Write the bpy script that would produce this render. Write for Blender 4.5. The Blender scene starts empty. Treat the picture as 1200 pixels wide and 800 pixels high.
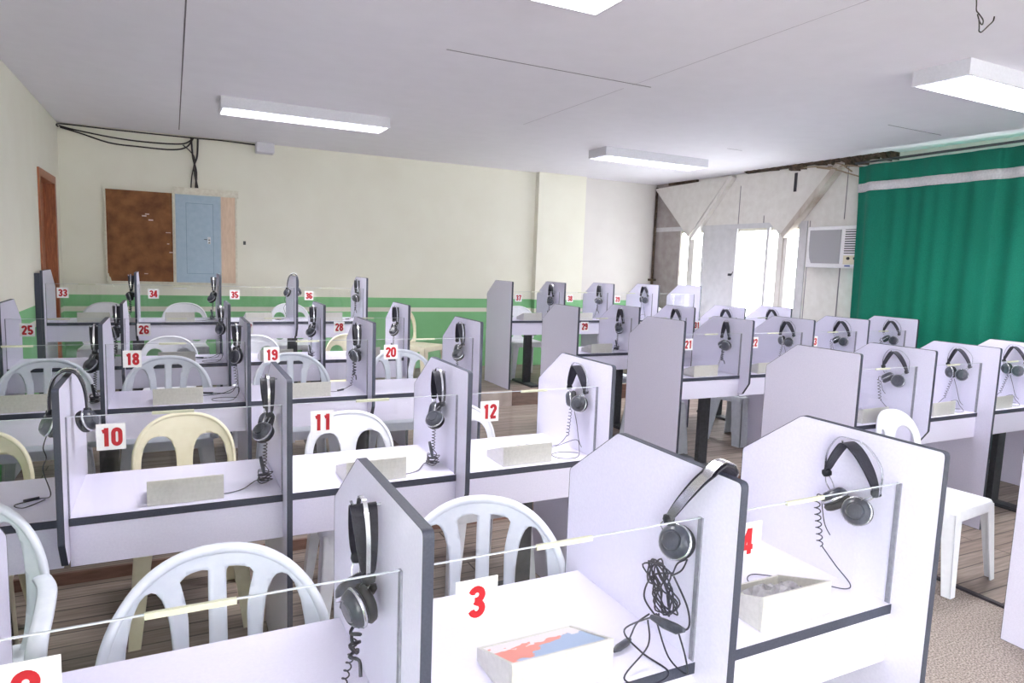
import bpy, math, random
from mathutils import Vector, Matrix
random.seed(7)
S = bpy.context.scene
COL = S.collection
PI = math.pi

# ------------------------------------------------------------------ materials
def new_mat(name):
    m = bpy.data.materials.new(name); m.use_nodes = True
    nt = m.node_tree
    b = nt.nodes['Principled BSDF']
    return m, nt, b

def mat(name, col, rough=0.5, metal=0.0, noise=None, bump=0.0, scale=60.0, spec=0.5, stretch=None, trans=0.0):
    """procedural surface: base colour broken by noise, optional bump"""
    m, nt, b = new_mat(name)
    b.inputs['Roughness'].default_value = rough
    b.inputs['Metallic'].default_value = metal
    b.inputs['Specular IOR Level'].default_value = spec
    N = nt.nodes; L = nt.links
    tc = N.new('ShaderNodeTexCoord')
    mp = N.new('ShaderNodeMapping')
    if stretch: mp.inputs['Scale'].default_value = stretch
    L.new(tc.outputs['Object'], mp.inputs['Vector'])
    tx = N.new('ShaderNodeTexNoise'); tx.inputs['Scale'].default_value = scale
    tx.inputs['Detail'].default_value = 6
    L.new(mp.outputs['Vector'], tx.inputs['Vector'])
    rp = N.new('ShaderNodeValToRGB')
    c2 = noise if noise else tuple(c * 0.94 for c in col)
    rp.color_ramp.elements[0].position = 0.32; rp.color_ramp.elements[1].position = 0.68
    rp.color_ramp.elements[0].color = (*c2, 1); rp.color_ramp.elements[1].color = (*col, 1)
    L.new(tx.outputs['Fac'], rp.inputs['Fac'])
    L.new(rp.outputs['Color'], b.inputs['Base Color'])
    if bump:
        bp = N.new('ShaderNodeBump'); bp.inputs['Strength'].default_value = bump; bp.inputs['Distance'].default_value = 0.004
        L.new(tx.outputs['Fac'], bp.inputs['Height']); L.new(bp.outputs['Normal'], b.inputs['Normal'])
    return m

def srgb(r, g, b):
    f = lambda c: (c / 255 / 12.92) if c / 255 <= 0.04045 else ((c / 255 + 0.055) / 1.055) ** 2.4
    return (f(r), f(g), f(b))

M = {}
M['laminate'] = mat('white_laminate', srgb(227, 224, 243), 0.32, noise=srgb(221, 218, 238), scale=140)
M['edge'] = mat('slate_edge_band', srgb(62, 66, 82), 0.5, noise=srgb(52, 56, 72), scale=200)
M['steel_dark'] = mat('dark_steel', srgb(62, 64, 68), 0.45, noise=srgb(48, 50, 54), scale=40)
M['alu'] = mat('grey_channel', srgb(150, 150, 162), 0.4, noise=srgb(132, 132, 145), scale=60)
M['chrome'] = mat('chrome_spring', srgb(215, 217, 222), 0.2, metal=0.9, scale=80)
M['leather'] = mat('black_leather', srgb(38, 37, 50), 0.45, noise=srgb(26, 26, 36), scale=180, bump=0.3)
M['cup'] = mat('dark_plastic', srgb(66, 70, 82), 0.3, noise=srgb(52, 55, 66), scale=90)
M['cushion'] = mat('black_cushion', srgb(34, 36, 44), 0.55, noise=srgb(26, 27, 34), scale=90)
M['cord'] = mat('black_cord', srgb(42, 42, 58), 0.45, noise=srgb(32, 32, 46), scale=90)
M['console'] = mat('ivory_console', srgb(204, 202, 196), 0.45, noise=srgb(192, 190, 184), scale=90)
M['console_dark'] = mat('console_recess', srgb(176, 172, 164), 0.6, noise=srgb(140, 136, 130), scale=60)
M['card'] = mat('white_card', srgb(240, 240, 240), 0.6, noise=srgb(232, 232, 234), scale=60)
M['red'] = mat('red_print', srgb(186, 18, 34), 0.55, noise=srgb(172, 12, 28), scale=60)
M['tape'] = mat('yellowed_tape', srgb(206, 207, 184), 0.55, noise=srgb(194, 195, 172), scale=80)
M['chair_white'] = mat('white_plastic', srgb(238, 240, 246), 0.32, noise=srgb(232, 234, 241), scale=30)
M['chair_blue'] = mat('cool_white_plastic', srgb(227, 232, 242), 0.32, noise=srgb(220, 226, 238), scale=30)
M['chair_cream'] = mat('cream_plastic', srgb(238, 232, 206), 0.32, noise=srgb(232, 225, 196), scale=30)
M['stool'] = mat('grey_plastic', srgb(212, 218, 227), 0.35, noise=srgb(200, 206, 216), scale=30)
M['ceiling'] = mat('ceiling_board', srgb(240, 237, 244), 0.85, noise=srgb(237, 234, 241), scale=6)
M['wood_dark'] = mat('varnished_door_wood', srgb(176, 104, 66), 0.4, noise=srgb(132, 74, 46), scale=14, stretch=(9, 9, 1))
M['glass_dark'] = mat('dark_louvre_glass', srgb(92, 84, 84), 0.25, noise=srgb(70, 62, 62), scale=30)
M['board'] = mat('brown_hardboard', srgb(146, 98, 60), 0.8, noise=srgb(108, 64, 38), scale=9, bump=0.3)
M['blue_steel'] = mat('pale_blue_enamel', srgb(166, 186, 202), 0.45, noise=srgb(156, 178, 196), scale=20)
M['blue_line'] = mat('blue_grey_joint', srgb(128, 150, 170), 0.6)
M['ply'] = mat('peach_plywood', srgb(226, 200, 176), 0.6, noise=srgb(214, 186, 160), scale=12, stretch=(6, 6, 1))
M['frame_white'] = mat('cream_wood_frame', srgb(226, 222, 206), 0.6, noise=srgb(210, 204, 186), scale=30)
M['panel_grey'] = mat('grey_wall_panel', srgb(206, 204, 206), 0.6, noise=srgb(196, 194, 196), scale=12)
M['panel_shade'] = mat('taupe_panel_and_shading', srgb(168, 160, 158), 0.7, noise=srgb(150, 140, 138), scale=9)
M['panel_white'] = mat('white_wall_panel', srgb(224, 220, 215), 0.55, noise=srgb(215, 210, 204), scale=12)
M['concrete'] = mat('stained_plaster', srgb(206, 200, 192), 0.8, noise=srgb(168, 152, 140), scale=7, stretch=(1, 1, .4))
M['debris'] = mat('rotten_brown_wood', srgb(104, 86, 70), 0.9, noise=srgb(46, 36, 30), scale=25, bump=0.6)
M['twig'] = mat('pale_splinter', srgb(150, 130, 108), 0.9)
M['seam_faint'] = mat('faint_joint', srgb(206, 201, 209), 0.9)
M['seam'] = mat('seam_grey', srgb(128, 122, 128), 0.9)
M['lamp_body'] = mat('white_enamel_housing', srgb(216, 215, 222), 0.5)
M['louvre'] = mat('mirror_louvre', srgb(168, 170, 180), 0.25, metal=0.6)
M['cable'] = mat('grimy_black_cable', srgb(54, 48, 46), 0.7)
M['ac'] = mat('white_ac_plastic', srgb(240, 238, 240), 0.4)
M['ac_grille'] = mat('grey_ac_grille', srgb(182, 180, 184), 0.7, noise=srgb(150, 148, 152), scale=240, stretch=(1, 3, 1))
M['ac_dark'] = mat('dark_vent', srgb(70, 70, 74), 0.6)
M['ac_tan'] = mat('cream_controls', srgb(226, 216, 192), 0.5)
M['ac_blue'] = mat('blue_badge', srgb(96, 104, 170), 0.5)
M['wood_step'] = mat('red_brown_riser', srgb(128, 96, 84), 0.6, noise=srgb(100, 72, 62), scale=8, stretch=(1, 6, 6))
M['pale_step'] = mat('worn_pale_riser', srgb(206, 196, 186), 0.7, noise=srgb(178, 164, 154), scale=8)
M['tan_box'] = mat('tan_cardboard', srgb(206, 172, 128), 0.7, noise=srgb(190, 152, 110), scale=30)
M['paper'] = mat('crumpled_grey_paper', srgb(176, 174, 178), 0.8, noise=srgb(128, 126, 132), scale=40)
M['pink'] = mat('pinkish_paper', srgb(214, 192, 184), 0.8)
M['trimdark'] = mat('dark_floor_trim', srgb(58, 54, 60), 0.6)

# painted wall: cream above, green dado with a cream line, by height
def wall_paint(nm, c1, c2):
    m, nt, b = new_mat(nm)
    N, L = nt.nodes, nt.links
    b.inputs['Roughness'].default_value = 0.75
    geo = N.new('ShaderNodeNewGeometry'); sp = N.new('ShaderNodeSeparateXYZ')
    L.new(geo.outputs['Position'], sp.inputs[0])
    nz = N.new('ShaderNodeTexNoise'); nz.inputs['Scale'].default_value = 3; nz.inputs['Detail'].default_value = 8
    L.new(geo.outputs['Position'], nz.inputs['Vector'])
    def ramp(c1, c2):
        r = N.new('ShaderNodeValToRGB'); r.color_ramp.elements[0].position = .3; r.color_ramp.elements[1].position = .7
        r.color_ramp.elements[0].color = (*c1, 1); r.color_ramp.elements[1].color = (*c2, 1)
        L.new(nz.outputs['Fac'], r.inputs['Fac']); return r
    cream = ramp(c1, c2); green = ramp(srgb(128, 190, 132), srgb(134, 196, 140))
    def cmp(op, v):
        n = N.new('ShaderNodeMath'); n.operation = op; n.inputs[1].default_value = v
        L.new(sp.outputs['Z'], n.inputs[0]); return n
    a = cmp('LESS_THAN', 0.952); b1 = cmp('LESS_THAN', 1.125); b2 = cmp('GREATER_THAN', 1.005)
    ml = N.new('ShaderNodeMath'); ml.operation = 'MULTIPLY'; L.new(b1.outputs[0], ml.inputs[0]); L.new(b2.outputs[0], ml.inputs[1])
    ad = N.new('ShaderNodeMath'); ad.operation = 'MAXIMUM'; L.new(a.outputs[0], ad.inputs[0]); L.new(ml.outputs[0], ad.inputs[1])
    mx = N.new('ShaderNodeMix'); mx.data_type = 'RGBA'
    L.new(ad.outputs[0], mx.inputs['Factor']); L.new(cream.outputs[0], mx.inputs['A']); L.new(green.outputs[0], mx.inputs['B'])
    L.new(mx.outputs['Result'], b.inputs['Base Color'])
    return m
M['wall'] = wall_paint('cream_wall_with_green_dado', srgb(228, 225, 210), srgb(232, 230, 216))
M['wall_grey'] = wall_paint('greyish_wall_with_green_dado', srgb(214, 209, 206), srgb(220, 216, 212))
M['wall_plain'] = mat('cream_wall', srgb(228, 224, 204), 0.75, noise=srgb(222, 217, 196), scale=4)

def plank_mat():
    m, nt, b = new_mat('worn_wood_planks')
    N, L = nt.nodes, nt.links
    tc = N.new('ShaderNodeTexCoord')
    br = N.new('ShaderNodeTexBrick')
    br.inputs['Scale'].default_value = 1.0
    br.inputs['Brick Width'].default_value = 2.2; br.inputs['Row Height'].default_value = 0.11
    br.inputs['Mortar Size'].default_value = 0.004; br.offset = 0.37
    br.inputs['Color1'].default_value = (*srgb(166, 152, 142), 1); br.inputs['Color2'].default_value = (*srgb(144, 129, 120), 1)
    br.inputs['Mortar'].default_value = (*srgb(82, 70, 66), 1)
    L.new(tc.outputs['Object'], br.inputs['Vector'])
    mp = N.new('ShaderNodeMapping'); mp.inputs['Scale'].default_value = (1.5, 22, 1)
    L.new(tc.outputs['Object'], mp.inputs['Vector'])
    nz = N.new('ShaderNodeTexNoise'); nz.inputs['Scale'].default_value = 2.5; nz.inputs['Detail'].default_value = 8
    L.new(mp.outputs['Vector'], nz.inputs['Vector'])
    rp = N.new('ShaderNodeValToRGB'); rp.color_ramp.elements[0].position = .3; rp.color_ramp.elements[1].position = .75
    rp.color_ramp.elements[0].color = (.55, .53, .52, 1); rp.color_ramp.elements[1].color = (1.15, 1.15, 1.15, 1)
    L.new(nz.outputs['Fac'], rp.inputs['Fac'])
    mx = N.new('ShaderNodeMix'); mx.data_type = 'RGBA'; mx.blend_type = 'MULTIPLY'; mx.inputs['Factor'].default_value = 1
    L.new(br.outputs['Color'], mx.inputs['A']); L.new(rp.outputs['Color'], mx.inputs['B'])
    L.new(mx.outputs['Result'], b.inputs['Base Color']); b.inputs['Roughness'].default_value = .5
    return m
M['planks'] = plank_mat()

def granite_mat():
    m, nt, b = new_mat('speckled_beige_vinyl')
    N, L = nt.nodes, nt.links
    tc = N.new('ShaderNodeTexCoord')
    v = N.new('ShaderNodeTexNoise'); v.inputs['Scale'].default_value = 130; v.inputs['Detail'].default_value = 3
    L.new(tc.outputs['Object'], v.inputs['Vector'])
    r = N.new('ShaderNodeValToRGB')
    e = r.color_ramp.elements
    e[0].position = .34; e[0].color = (*srgb(96, 84, 78), 1); e[1].position = .62; e[1].color = (*srgb(184, 172, 162), 1)
    k = e.new(.48); k.color = (*srgb(146, 133, 125), 1)
    L.new(v.outputs['Fac'], r.inputs['Fac']); L.new(r.outputs['Color'], b.inputs['Base Color'])
    b.inputs['Roughness'].default_value = .45
    return m
M['granite'] = granite_mat()

def glass_mat(name, tint, gloss=0.05):
    m, nt, b = new_mat(name)
    N, L = nt.nodes, nt.links
    N.remove(b)
    out = N['Material Output']
    t = N.new('ShaderNodeBsdfTransparent'); t.inputs[0].default_value = (*tint, 1)
    g = N.new('ShaderNodeBsdfGlossy'); g.inputs['Roughness'].default_value = .02; g.inputs['Color'].default_value = (.95, 1, .98, 1)
    lw = N.new('ShaderNodeLayerWeight'); lw.inputs['Blend'].default_value = .5
    pw = N.new('ShaderNodeMath'); pw.operation = 'POWER'; pw.inputs[1].default_value = 4.0
    L.new(lw.outputs['Facing'], pw.inputs[0])
    fr = N.new('ShaderNodeMath'); fr.operation = 'MULTIPLY_ADD'; fr.inputs[1].default_value = .35; fr.inputs[2].default_value = .018
    L.new(pw.outputs[0], fr.inputs[0])
    mx = N.new('ShaderNodeMixShader')
    L.new(fr.outputs[0], mx.inputs[0]); L.new(t.outputs[0], mx.inputs[1]); L.new(g.outputs[0], mx.inputs[2])
    L.new(mx.outputs[0], out.inputs['Surface'])
    return m
M['glass'] = glass_mat('clear_glass', (.994, .996, .996))
M['glass_edge'] = mat('pale_glass_edge', srgb(206, 210, 218), 0.2, noise=srgb(192, 198, 206), scale=30)

def curtain_mat():
    m, nt, b = new_mat('green_curtain_cloth')
    N, L = nt.nodes, nt.links
    out = N['Material Output']
    tc = N.new('ShaderNodeTexCoord')
    nz = N.new('ShaderNodeTexNoise'); nz.inputs['Scale'].default_value = 120; nz.inputs['Detail'].default_value = 5
    L.new(tc.outputs['Object'], nz.inputs['Vector'])
    rp = N.new('ShaderNodeValToRGB'); rp.color_ramp.elements[0].position = .3; rp.color_ramp.elements[1].position = .7
    rp.color_ramp.elements[0].color = (*srgb(8, 112, 92), 1); rp.color_ramp.elements[1].color = (*srgb(18, 134, 110), 1)
    L.new(nz.outputs['Fac'], rp.inputs['Fac']); L.new(rp.outputs['Color'], b.inputs['Base Color'])
    b.inputs['Roughness'].default_value = .85
    tl = N.new('ShaderNodeBsdfTranslucent'); tl.inputs[0].default_value = (*srgb(20, 150, 130), 1)
    mx = N.new('ShaderNodeMixShader'); mx.inputs[0].default_value = .18
    L.new(b.outputs[0], mx.inputs[1]); L.new(tl.outputs[0], mx.inputs[2]); L.new(mx.outputs[0], out.inputs['Surface'])
    return m
M['curtain'] = curtain_mat()
M['curtain_band'] = mat('white_curtain_band', srgb(214, 212, 214), 0.85, noise=srgb(196, 194, 198), scale=60)

def emit_mat(name, col, s):
    m, nt, b = new_mat(name)
    b.inputs['Base Color'].default_value = (.9, .9, .9, 1)
    b.inputs['Emission Color'].default_value = (*col, 1); b.inputs['Emission Strength'].default_value = s
    return m
M['tube'] = emit_mat('lit_fluorescent_tube', (1, .98, 1), 9.0)

def console_print():
    """the faded red, blue and white print on one console top"""
    m, nt, b = new_mat('red_and_blue_print')
    N, L = nt.nodes, nt.links
    tc = N.new('ShaderNodeTexCoord'); sp = N.new('ShaderNodeSeparateXYZ'); L.new(tc.outputs['Object'], sp.inputs[0])
    nz = N.new('ShaderNodeTexNoise'); nz.inputs['Scale'].default_value = 26; nz.inputs['Detail'].default_value = 3
    L.new(tc.outputs['Object'], nz.inputs['Vector'])
    def mad(src, k, c):
        n = N.new('ShaderNodeMath'); n.operation = 'MULTIPLY_ADD'; n.inputs[1].default_value = k; n.inputs[2].default_value = c
        L.new(src, n.inputs[0]); return n.outputs[0]
    def add(a_, b_):
        n = N.new('ShaderNodeMath'); n.operation = 'ADD'; L.new(a_, n.inputs[0]); L.new(b_, n.inputs[1]); return n.outputs[0]
    def gt(a_, v_):
        n = N.new('ShaderNodeMath'); n.operation = 'GREATER_THAN'; n.inputs[1].default_value = v_; L.new(a_, n.inputs[0]); return n.outputs[0]
    blue = gt(add(add(mad(sp.outputs['X'], 6, 0), mad(sp.outputs['Y'], -9, .75)), mad(nz.outputs['Fac'], 1.0, -.5)), .05)
    white = gt(add(mad(sp.outputs['Y'], 14, -1.5), mad(nz.outputs['Fac'], 2.4, -1.2)), .05)
    def mix(f_, a_, c_):
        n = N.new('ShaderNodeMix'); n.data_type = 'RGBA'; L.new(f_, n.inputs['Factor'])
        if isinstance(a_, tuple): n.inputs['A'].default_value = (*a_, 1)
        else: L.new(a_, n.inputs['A'])
        n.inputs['B'].default_value = (*c_, 1); return n.outputs['Result']
    col_ = mix(white, mix(blue, srgb(226, 140, 126), srgb(158, 178, 208)), srgb(226, 220, 222))
    L.new(col_, b.inputs['Base Color'])
    return m
M['print'] = console_print()

# ------------------------------------------------------------------ mesh builder
class MB:
    def __init__(s): s.v = []; s.f = []
    def box(s, x0, x1, y0, y1, z0, z1):
        n = len(s.v)
        s.v += [(x0, y0, z0), (x1, y0, z0), (x1, y1, z0), (x0, y1, z0), (x0, y0, z1), (x1, y0, z1), (x1, y1, z1), (x0, y1, z1)]
        s.f += [tuple(n + i for i in q) for q in ((0, 3, 2, 1), (4, 5, 6, 7), (0, 1, 5, 4), (1, 2, 6, 5), (2, 3, 7, 6), (3, 0, 4, 7))]
        return s
    def prism(s, poly, axis, a0, a1):
        """poly: 2-D points; axis 'x': points are (y,z); 'y': (x,z); 'z': (x,y)"""
        def P(p, a): return {'x': (a, p[0], p[1]), 'y': (p[0], a, p[1]), 'z': (p[0], p[1], a)}[axis]
        n = len(s.v); k = len(poly)
        s.v += [P(p, a0) for p in poly] + [P(p, a1) for p in poly]
        s.f.append(tuple(n + i for i in range(k))); s.f.append(tuple(n + k + i for i in reversed(range(k))))
        for i in range(k):
            j = (i + 1) % k
            s.f.append((n + j, n + i, n + k + i, n + k + j))
        return s
    def ring(s, outer, inner, axis, a0, a1):
        def P(p, a): return {'x': (a, p[0], p[1]), 'y': (p[0], a, p[1]), 'z': (p[0], p[1], a)}[axis]
        n = len(s.v); k = len(outer)
        for poly in (outer, inner):
            for a in (a0, a1): s.v += [P(p, a) for p in poly]
        o0, o1, i0, i1 = n, n + k, n + 2 * k, n + 3 * k
        for i in range(k):
            j = (i + 1) % k
            s.f += [(o0 + j, o0 + i, o1 + i, o1 + j), (i0 + i, i0 + j, i1 + j, i1 + i), (o0 + i, o0 + j, i0 + j, i0 + i), (o1 + j, o1 + i, i1 + i, i1 + j)]
        return s
    def tube(s, pts, r, n=6, flat=None):
        """round tube along a path; flat=(a,b,up) gives an oval section"""
        P = [Vector(p) for p in pts]
        base = len(s.v); k = len(P)
        up = Vector(flat[2]) if flat else None
        prev = None
        for i, p in enumerate(P):
            t = (P[min(i + 1, k - 1)] - P[max(i - 1, 0)]).normalized()
            if flat:
                a = up - t * up.dot(t); a.normalize()
            elif prev is None:
                a = t.cross(Vector((.31, .74, .6))).normalized()
            else:
                a = prev - t * prev.dot(t); a = a.normalized() if a.length > 1e-6 else t.orthogonal().normalized()
            prev = a; b = t.cross(a)
            ra = r[i] if isinstance(r, (list, tuple)) else r
            for j in range(n):
                th = 2 * PI * j / n
                if flat:
                    q = p + a * math.cos(th) * flat[0] * ra + b * math.sin(th) * flat[1] * ra
                else:
                    q = p + (a * math.cos(th) + b * math.sin(th)) * ra
                s.v.append(tuple(q))
        for i in range(k - 1):
            for j in range(n):
                jj = (j + 1) % n
                s.f.append((base + i * n + j, base + i * n + jj, base + (i + 1) * n + jj, base + (i + 1) * n + j))
        s.f.append(tuple(base + j for j in reversed(range(n)))); s.f.append(tuple(base + (k - 1) * n + j for j in range(n)))
        return s
    def lathe(s, prof, c, axis, n=20):
        """prof: (radius, along) pairs turned about axis through c"""
        ax = Vector(axis).normalized(); a = ax.orthogonal().normalized(); b = ax.cross(a); c = Vector(c)
        base = len(s.v); k = len(prof)
        for r, h in prof:
            for j in range(n):
                th = 2 * PI * j / n
                s.v.append(tuple(c + ax * h + (a * math.cos(th) + b * math.sin(th)) * r))
        for i in range(k - 1):
            for j in range(n):
                jj = (j + 1) % n
                s.f.append((base + i * n + j, base + i * n + jj, base + (i + 1) * n + jj, base + (i + 1) * n + j))
        s.f.append(tuple(base + j for j in reversed(range(n)))); s.f.append(tuple(base + (k - 1) * n + j for j in range(n)))
        return s
    def hexa(s, bot, top):
        """eight corners: four at the bottom, four on top"""
        n = len(s.v); s.v += list(bot) + list(top)
        s.f += [tuple(n + i for i in q) for q in ((0, 3, 2, 1), (4, 5, 6, 7), (0, 1, 5, 4), (1, 2, 6, 5), (2, 3, 7, 6), (3, 0, 4, 7))]
        return s
    def mesh(s, name, m, smooth=35):
        me = bpy.data.meshes.new(name); me.from_pydata(s.v, [], s.f)
        me.materials.append(m); me.validate(); me.update()
        import bmesh
        bm = bmesh.new(); bm.from_mesh(me); bmesh.ops.recalc_face_normals(bm, faces=bm.faces); bm.to_mesh(me); bm.free()
        if smooth:
            me.polygons.foreach_set('use_smooth', [True] * len(me.polygons)); me.set_sharp_from_angle(angle=math.radians(smooth))
        return me
    def build(s, name, m, parent=None, loc=(0, 0, 0), smooth=35, bevel=0):
        return obj(name, s.mesh(name, m, smooth), parent, loc, bevel)

def obj(name, me, parent=None, loc=(0, 0, 0), bevel=0):
    o = bpy.data.objects.new(name, me); COL.objects.link(o)
    o.location = loc
    if parent: o.parent = parent
    if bevel:
        b = o.modifiers.new('bevel', 'BEVEL'); b.width = bevel; b.segments = 2; b.limit_method = 'ANGLE'
    return o

def thing(name, label, cat, loc=(0, 0, 0), rz=0, group=None):
    o = bpy.data.objects.new(name, None); COL.objects.link(o)
    o.empty_display_size = .1
    o.location = loc; o.rotation_euler = (0, 0, rz)
    return tag(o, label, cat, group)
def tag(o, label, cat, group=None):
    o['label'] = label; o['category'] = cat
    if group: o['group'] = group
    return o
def struct(name, mb, m, smooth=35):
    o = mb.build(name, m, smooth=smooth); o['kind'] = 'structure'; return o
def dup(root, loc, rz, label, group=None):
    r = root.copy(); COL.objects.link(r); r.location = loc; r.rotation_euler = (0, 0, rz); r['label'] = label
    if group: r['group'] = group
    for ch in list(root.children):
        c = ch.copy(); COL.objects.link(c); c.parent = r
        for g in list(ch.children):
            d = g.copy(); COL.objects.link(d); d.parent = c
    return r

def spline(pts, n=8):
    """Catmull-Rom through the points"""
    P = [Vector(p) for p in pts]; out = []
    for i in range(len(P) - 1):
        p0 = P[max(i - 1, 0)]; p1 = P[i]; p2 = P[i + 1]; p3 = P[min(i + 2, len(P) - 1)]
        for k in range(n):
            t = k / n
            out.append(0.5 * ((2 * p1) + (p2 - p0) * t + (2 * p0 - 5 * p1 + 4 * p2 - p3) * t * t + (3 * p1 - p0 - 3 * p2 + p3) * t ** 3))
    out.append(P[-1]); return out
def coil(a, b, turns, r, per=10):
    a = Vector(a); b = Vector(b); t = (b - a).normalized(); u = t.orthogonal().normalized(); w = t.cross(u)
    n = int(turns * per)
    return [a + (b - a) * (i / n) + (u * math.cos(2 * PI * i / per) + w * math.sin(2 * PI * i / per)) * r for i in range(n + 1)]
def fillet(poly, rad, n=4):
    """round the corners of a convex 2-D polygon; rad: per-corner radius"""
    out = []; k = len(poly)
    for i in range(k):
        p = Vector(poly[i]); a = Vector(poly[i - 1]); b = Vector(poly[(i + 1) % k]); r = rad[i] if isinstance(rad, (list, tuple)) else rad
        if r <= 0: out.append(tuple(p)); continue
        u = (a - p).normalized(); w = (b - p).normalized()
        for q in range(n + 1):
            t = q / n
            out.append(tuple((p + u * r) * (1 - t) ** 2 + p * 2 * t * (1 - t) + (p + w * r) * t * t))
    return out
def inset(poly, d):
    k = len(poly); out = []
    area = sum(poly[i][0] * poly[(i + 1) % k][1] - poly[(i + 1) % k][0] * poly[i][1] for i in range(k))
    sg = 1 if area > 0 else -1
    for i in range(k):
        p = Vector(poly[i]); a = (p - Vector(poly[i - 1])).normalized(); b = (Vector(poly[(i + 1) % k]) - p).normalized()
        na = Vector((-a.y, a.x)) * sg; nb = Vector((-b.y, b.x)) * sg
        m = (na + nb); m = m.normalized() / max(.4, m.normalized().dot(na)); out.append(tuple(p + m * d))
    return out

def panel_mesh(sdf, x0, x1, z0, z1, h, place):
    """flat panel with holes: cells clipped to sdf<0 (marching squares), then placed in 3-D by place(u,v)"""
    nx = int(round((x1 - x0) / h)); nz = int(round((z1 - z0) / h))
    val = {}
    for i in range(nx + 1):
        for j in range(nz + 1): val[i, j] = sdf(x0 + i * h, z0 + j * h) + 1e-7
    mb = MB(); idx = {}
    def vert(key, u, v):
        if key not in idx: idx[key] = len(mb.v); mb.v.append(place(u, v))
        return idx[key]
    for i in range(nx):
        for j in range(nz):
            cs = [(i, j), (i + 1, j), (i + 1, j + 1), (i, j + 1)]
            poly = []
            for k in range(4):
                a = cs[k]; b = cs[(k + 1) % 4]
                if val[a] < 0: poly.append(vert(a, x0 + a[0] * h, z0 + a[1] * h))
                if (val[a] < 0) != (val[b] < 0):
                    t = val[a] / (val[a] - val[b]); t = min(.97, max(.03, t))
                    key = ('e', min(a, b), max(a, b))
                    poly.append(vert(key, x0 + (a[0] + (b[0] - a[0]) * t) * h, z0 + (a[1] + (b[1] - a[1]) * t) * h))
            if len(poly) >= 3: mb.f.append(tuple(poly))
    return mb

# ------------------------------------------------------------------ room shell
XL, XR, YB, YF, ZC = -1.0, 6.42, 8.2, -5.0, 2.825
T2, T3 = 0.06, 0.226               # the two low tiers
struct('floor', MB().box(XL - .2, XR + .3, YF, 3.69, -.12, 0), M['granite'], 0)
struct('floor.001', MB().box(XL, 1.72, 1.58, 3.69, 0, .004).box(3.66, XR, 1.3, 3.69, 0, .004).box(1.72, 3.66, 2.75, 3.69, 0, .004).box(XL, 1.655, YF, 1.58, 0, .004), M['planks'], 0)
struct('floor.002', MB().box(XL, XR, 3.69, 6.5, -.12, T2), M['planks'], 0)
struct('floor.003', MB().box(XL, XR, 6.5, YB, -.12, T3), M['planks'], 0)
struct('trim_1', MB().box(3.635, 3.662, 1.3, 3.68, 0, .012), M['trimdark'], 0)
struct('trim_2', MB().box(XL, XR, 3.672, 3.69, 0, T2 + .002), M['wood_step'], 0)
struct('trim_3', MB().box(3.28, XR, 6.482, 6.5, T2, T3 + .002), M['wood_step'], 0)
struct('trim_4', MB().box(XL, 3.28, 6.482, 6.5, T2, T3 + .002), M['pale_step'], 0)
struct('ceiling', MB().box(XL - .2, XR + .3, YF, YB + .2, ZC, ZC + .15), M['ceiling'], 0)
struct('wall_back', MB().box(XL - .2, XR + .3, YB, YB + .2, -.1, ZC + .1), M['wall'], 0)
struct('trim_5', MB().box(4.39, 5.13, YB - .1, YB, -.1, ZC), M['wall'], 0)   # the pier in the back wall
struct('wall_back.001', MB().box(5.13, XR + .1, YB - .004, YB + .01, -.1, ZC + .05), M['wall_grey'], 0)
struct('wall_front', MB().box(XL - .2, XR + .3, YF - .2, YF, -.1, .75).box(XL - .2, XR + .3, YF - .2, YF, 2.6, ZC + .1).box(XL - .2, XL + 3.0, YF - .2, YF, .75, 2.6).box(XR - .3, XR + .3, YF - .2, YF, .75, 2.6), M['wall_plain'], 0)
w = MB()
for k in range(6):
    x = XL + 3.0 + k * (XR - XL - 3.3) / 5
    w.box(x - .03, x + .03, YF - .12, YF - .06, .75, 2.6)
w.box(XL + 3.0, XR - .3, YF - .12, YF - .06, .75, .81).box(XL + 3.0, XR - .3, YF - .12, YF - .06, 2.54, 2.6)
w = struct('window_7', w, M['frame_white'], 0)  # invented window behind the camera, lets daylight in from the front
MB().box(XL + 3.03, XR - .33, YF - .092, YF - .088, .81, 2.54).build('pane', M['glass'], w, smooth=0)
D0, D1, DH = 6.95, 7.86, 2.26
struct('wall_left', MB().box(XL - .2, XL, YF, -4.6, -.1, ZC + .1).box(XL - .2, XL, -4.6, -.5, -.1, .75).box(XL - .2, XL, -4.6, -.5, 2.6, ZC + .1).box(XL - .2, XL, -.5, D0, -.1, ZC + .1).box(XL - .2, XL, D1, YB, -.1, ZC + .1).box(XL - .2, XL, D0, D1, DH, ZC + .1), M['wall'], 0)
w = MB()
for k in range(4): w.box(XL - .12, XL - .06, -4.6 + k * 4.04 / 3, -4.54 + k * 4.04 / 3, .75, 2.6)
w.box(XL - .12, XL - .06, -4.6, -.5, .75, .81).box(XL - .12, XL - .06, -4.6, -.5, 2.54, 2.6)
w = struct('window_8', w, M['frame_white'], 0)  # made-up window in the unseen wall stretch, adds daylight from the left
MB().box(XL - .092, XL - .088, -4.54, -.56, .81, 2.54).build('pane', M['glass'], w, smooth=0)
# ceiling board joints
struct('trim_6', MB().box(1.45, 2.93, 3.868, 3.876, ZC - .0015, ZC + .01), M['seam'], 0)
struct('trim_7', MB().box(.078, .086, 3.8, 7.85, ZC - .0015, ZC + .01), M['seam'], 0)
struct('trim_8', MB().box(2.795, 2.8, .5, 3.9, ZC - .001, ZC + .01).box(2.795, 2.8, 4.0, 5.5, ZC - .001, ZC + .01), M['seam_faint'], 0)
struct('trim_9', MB().box(5.2, 5.9, 3.715, 3.722, ZC - .0015, ZC + .01).box(5.0, 5.2, 5.3, 5.305, ZC - .001, ZC + .01), M['seam'], 0)

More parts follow.
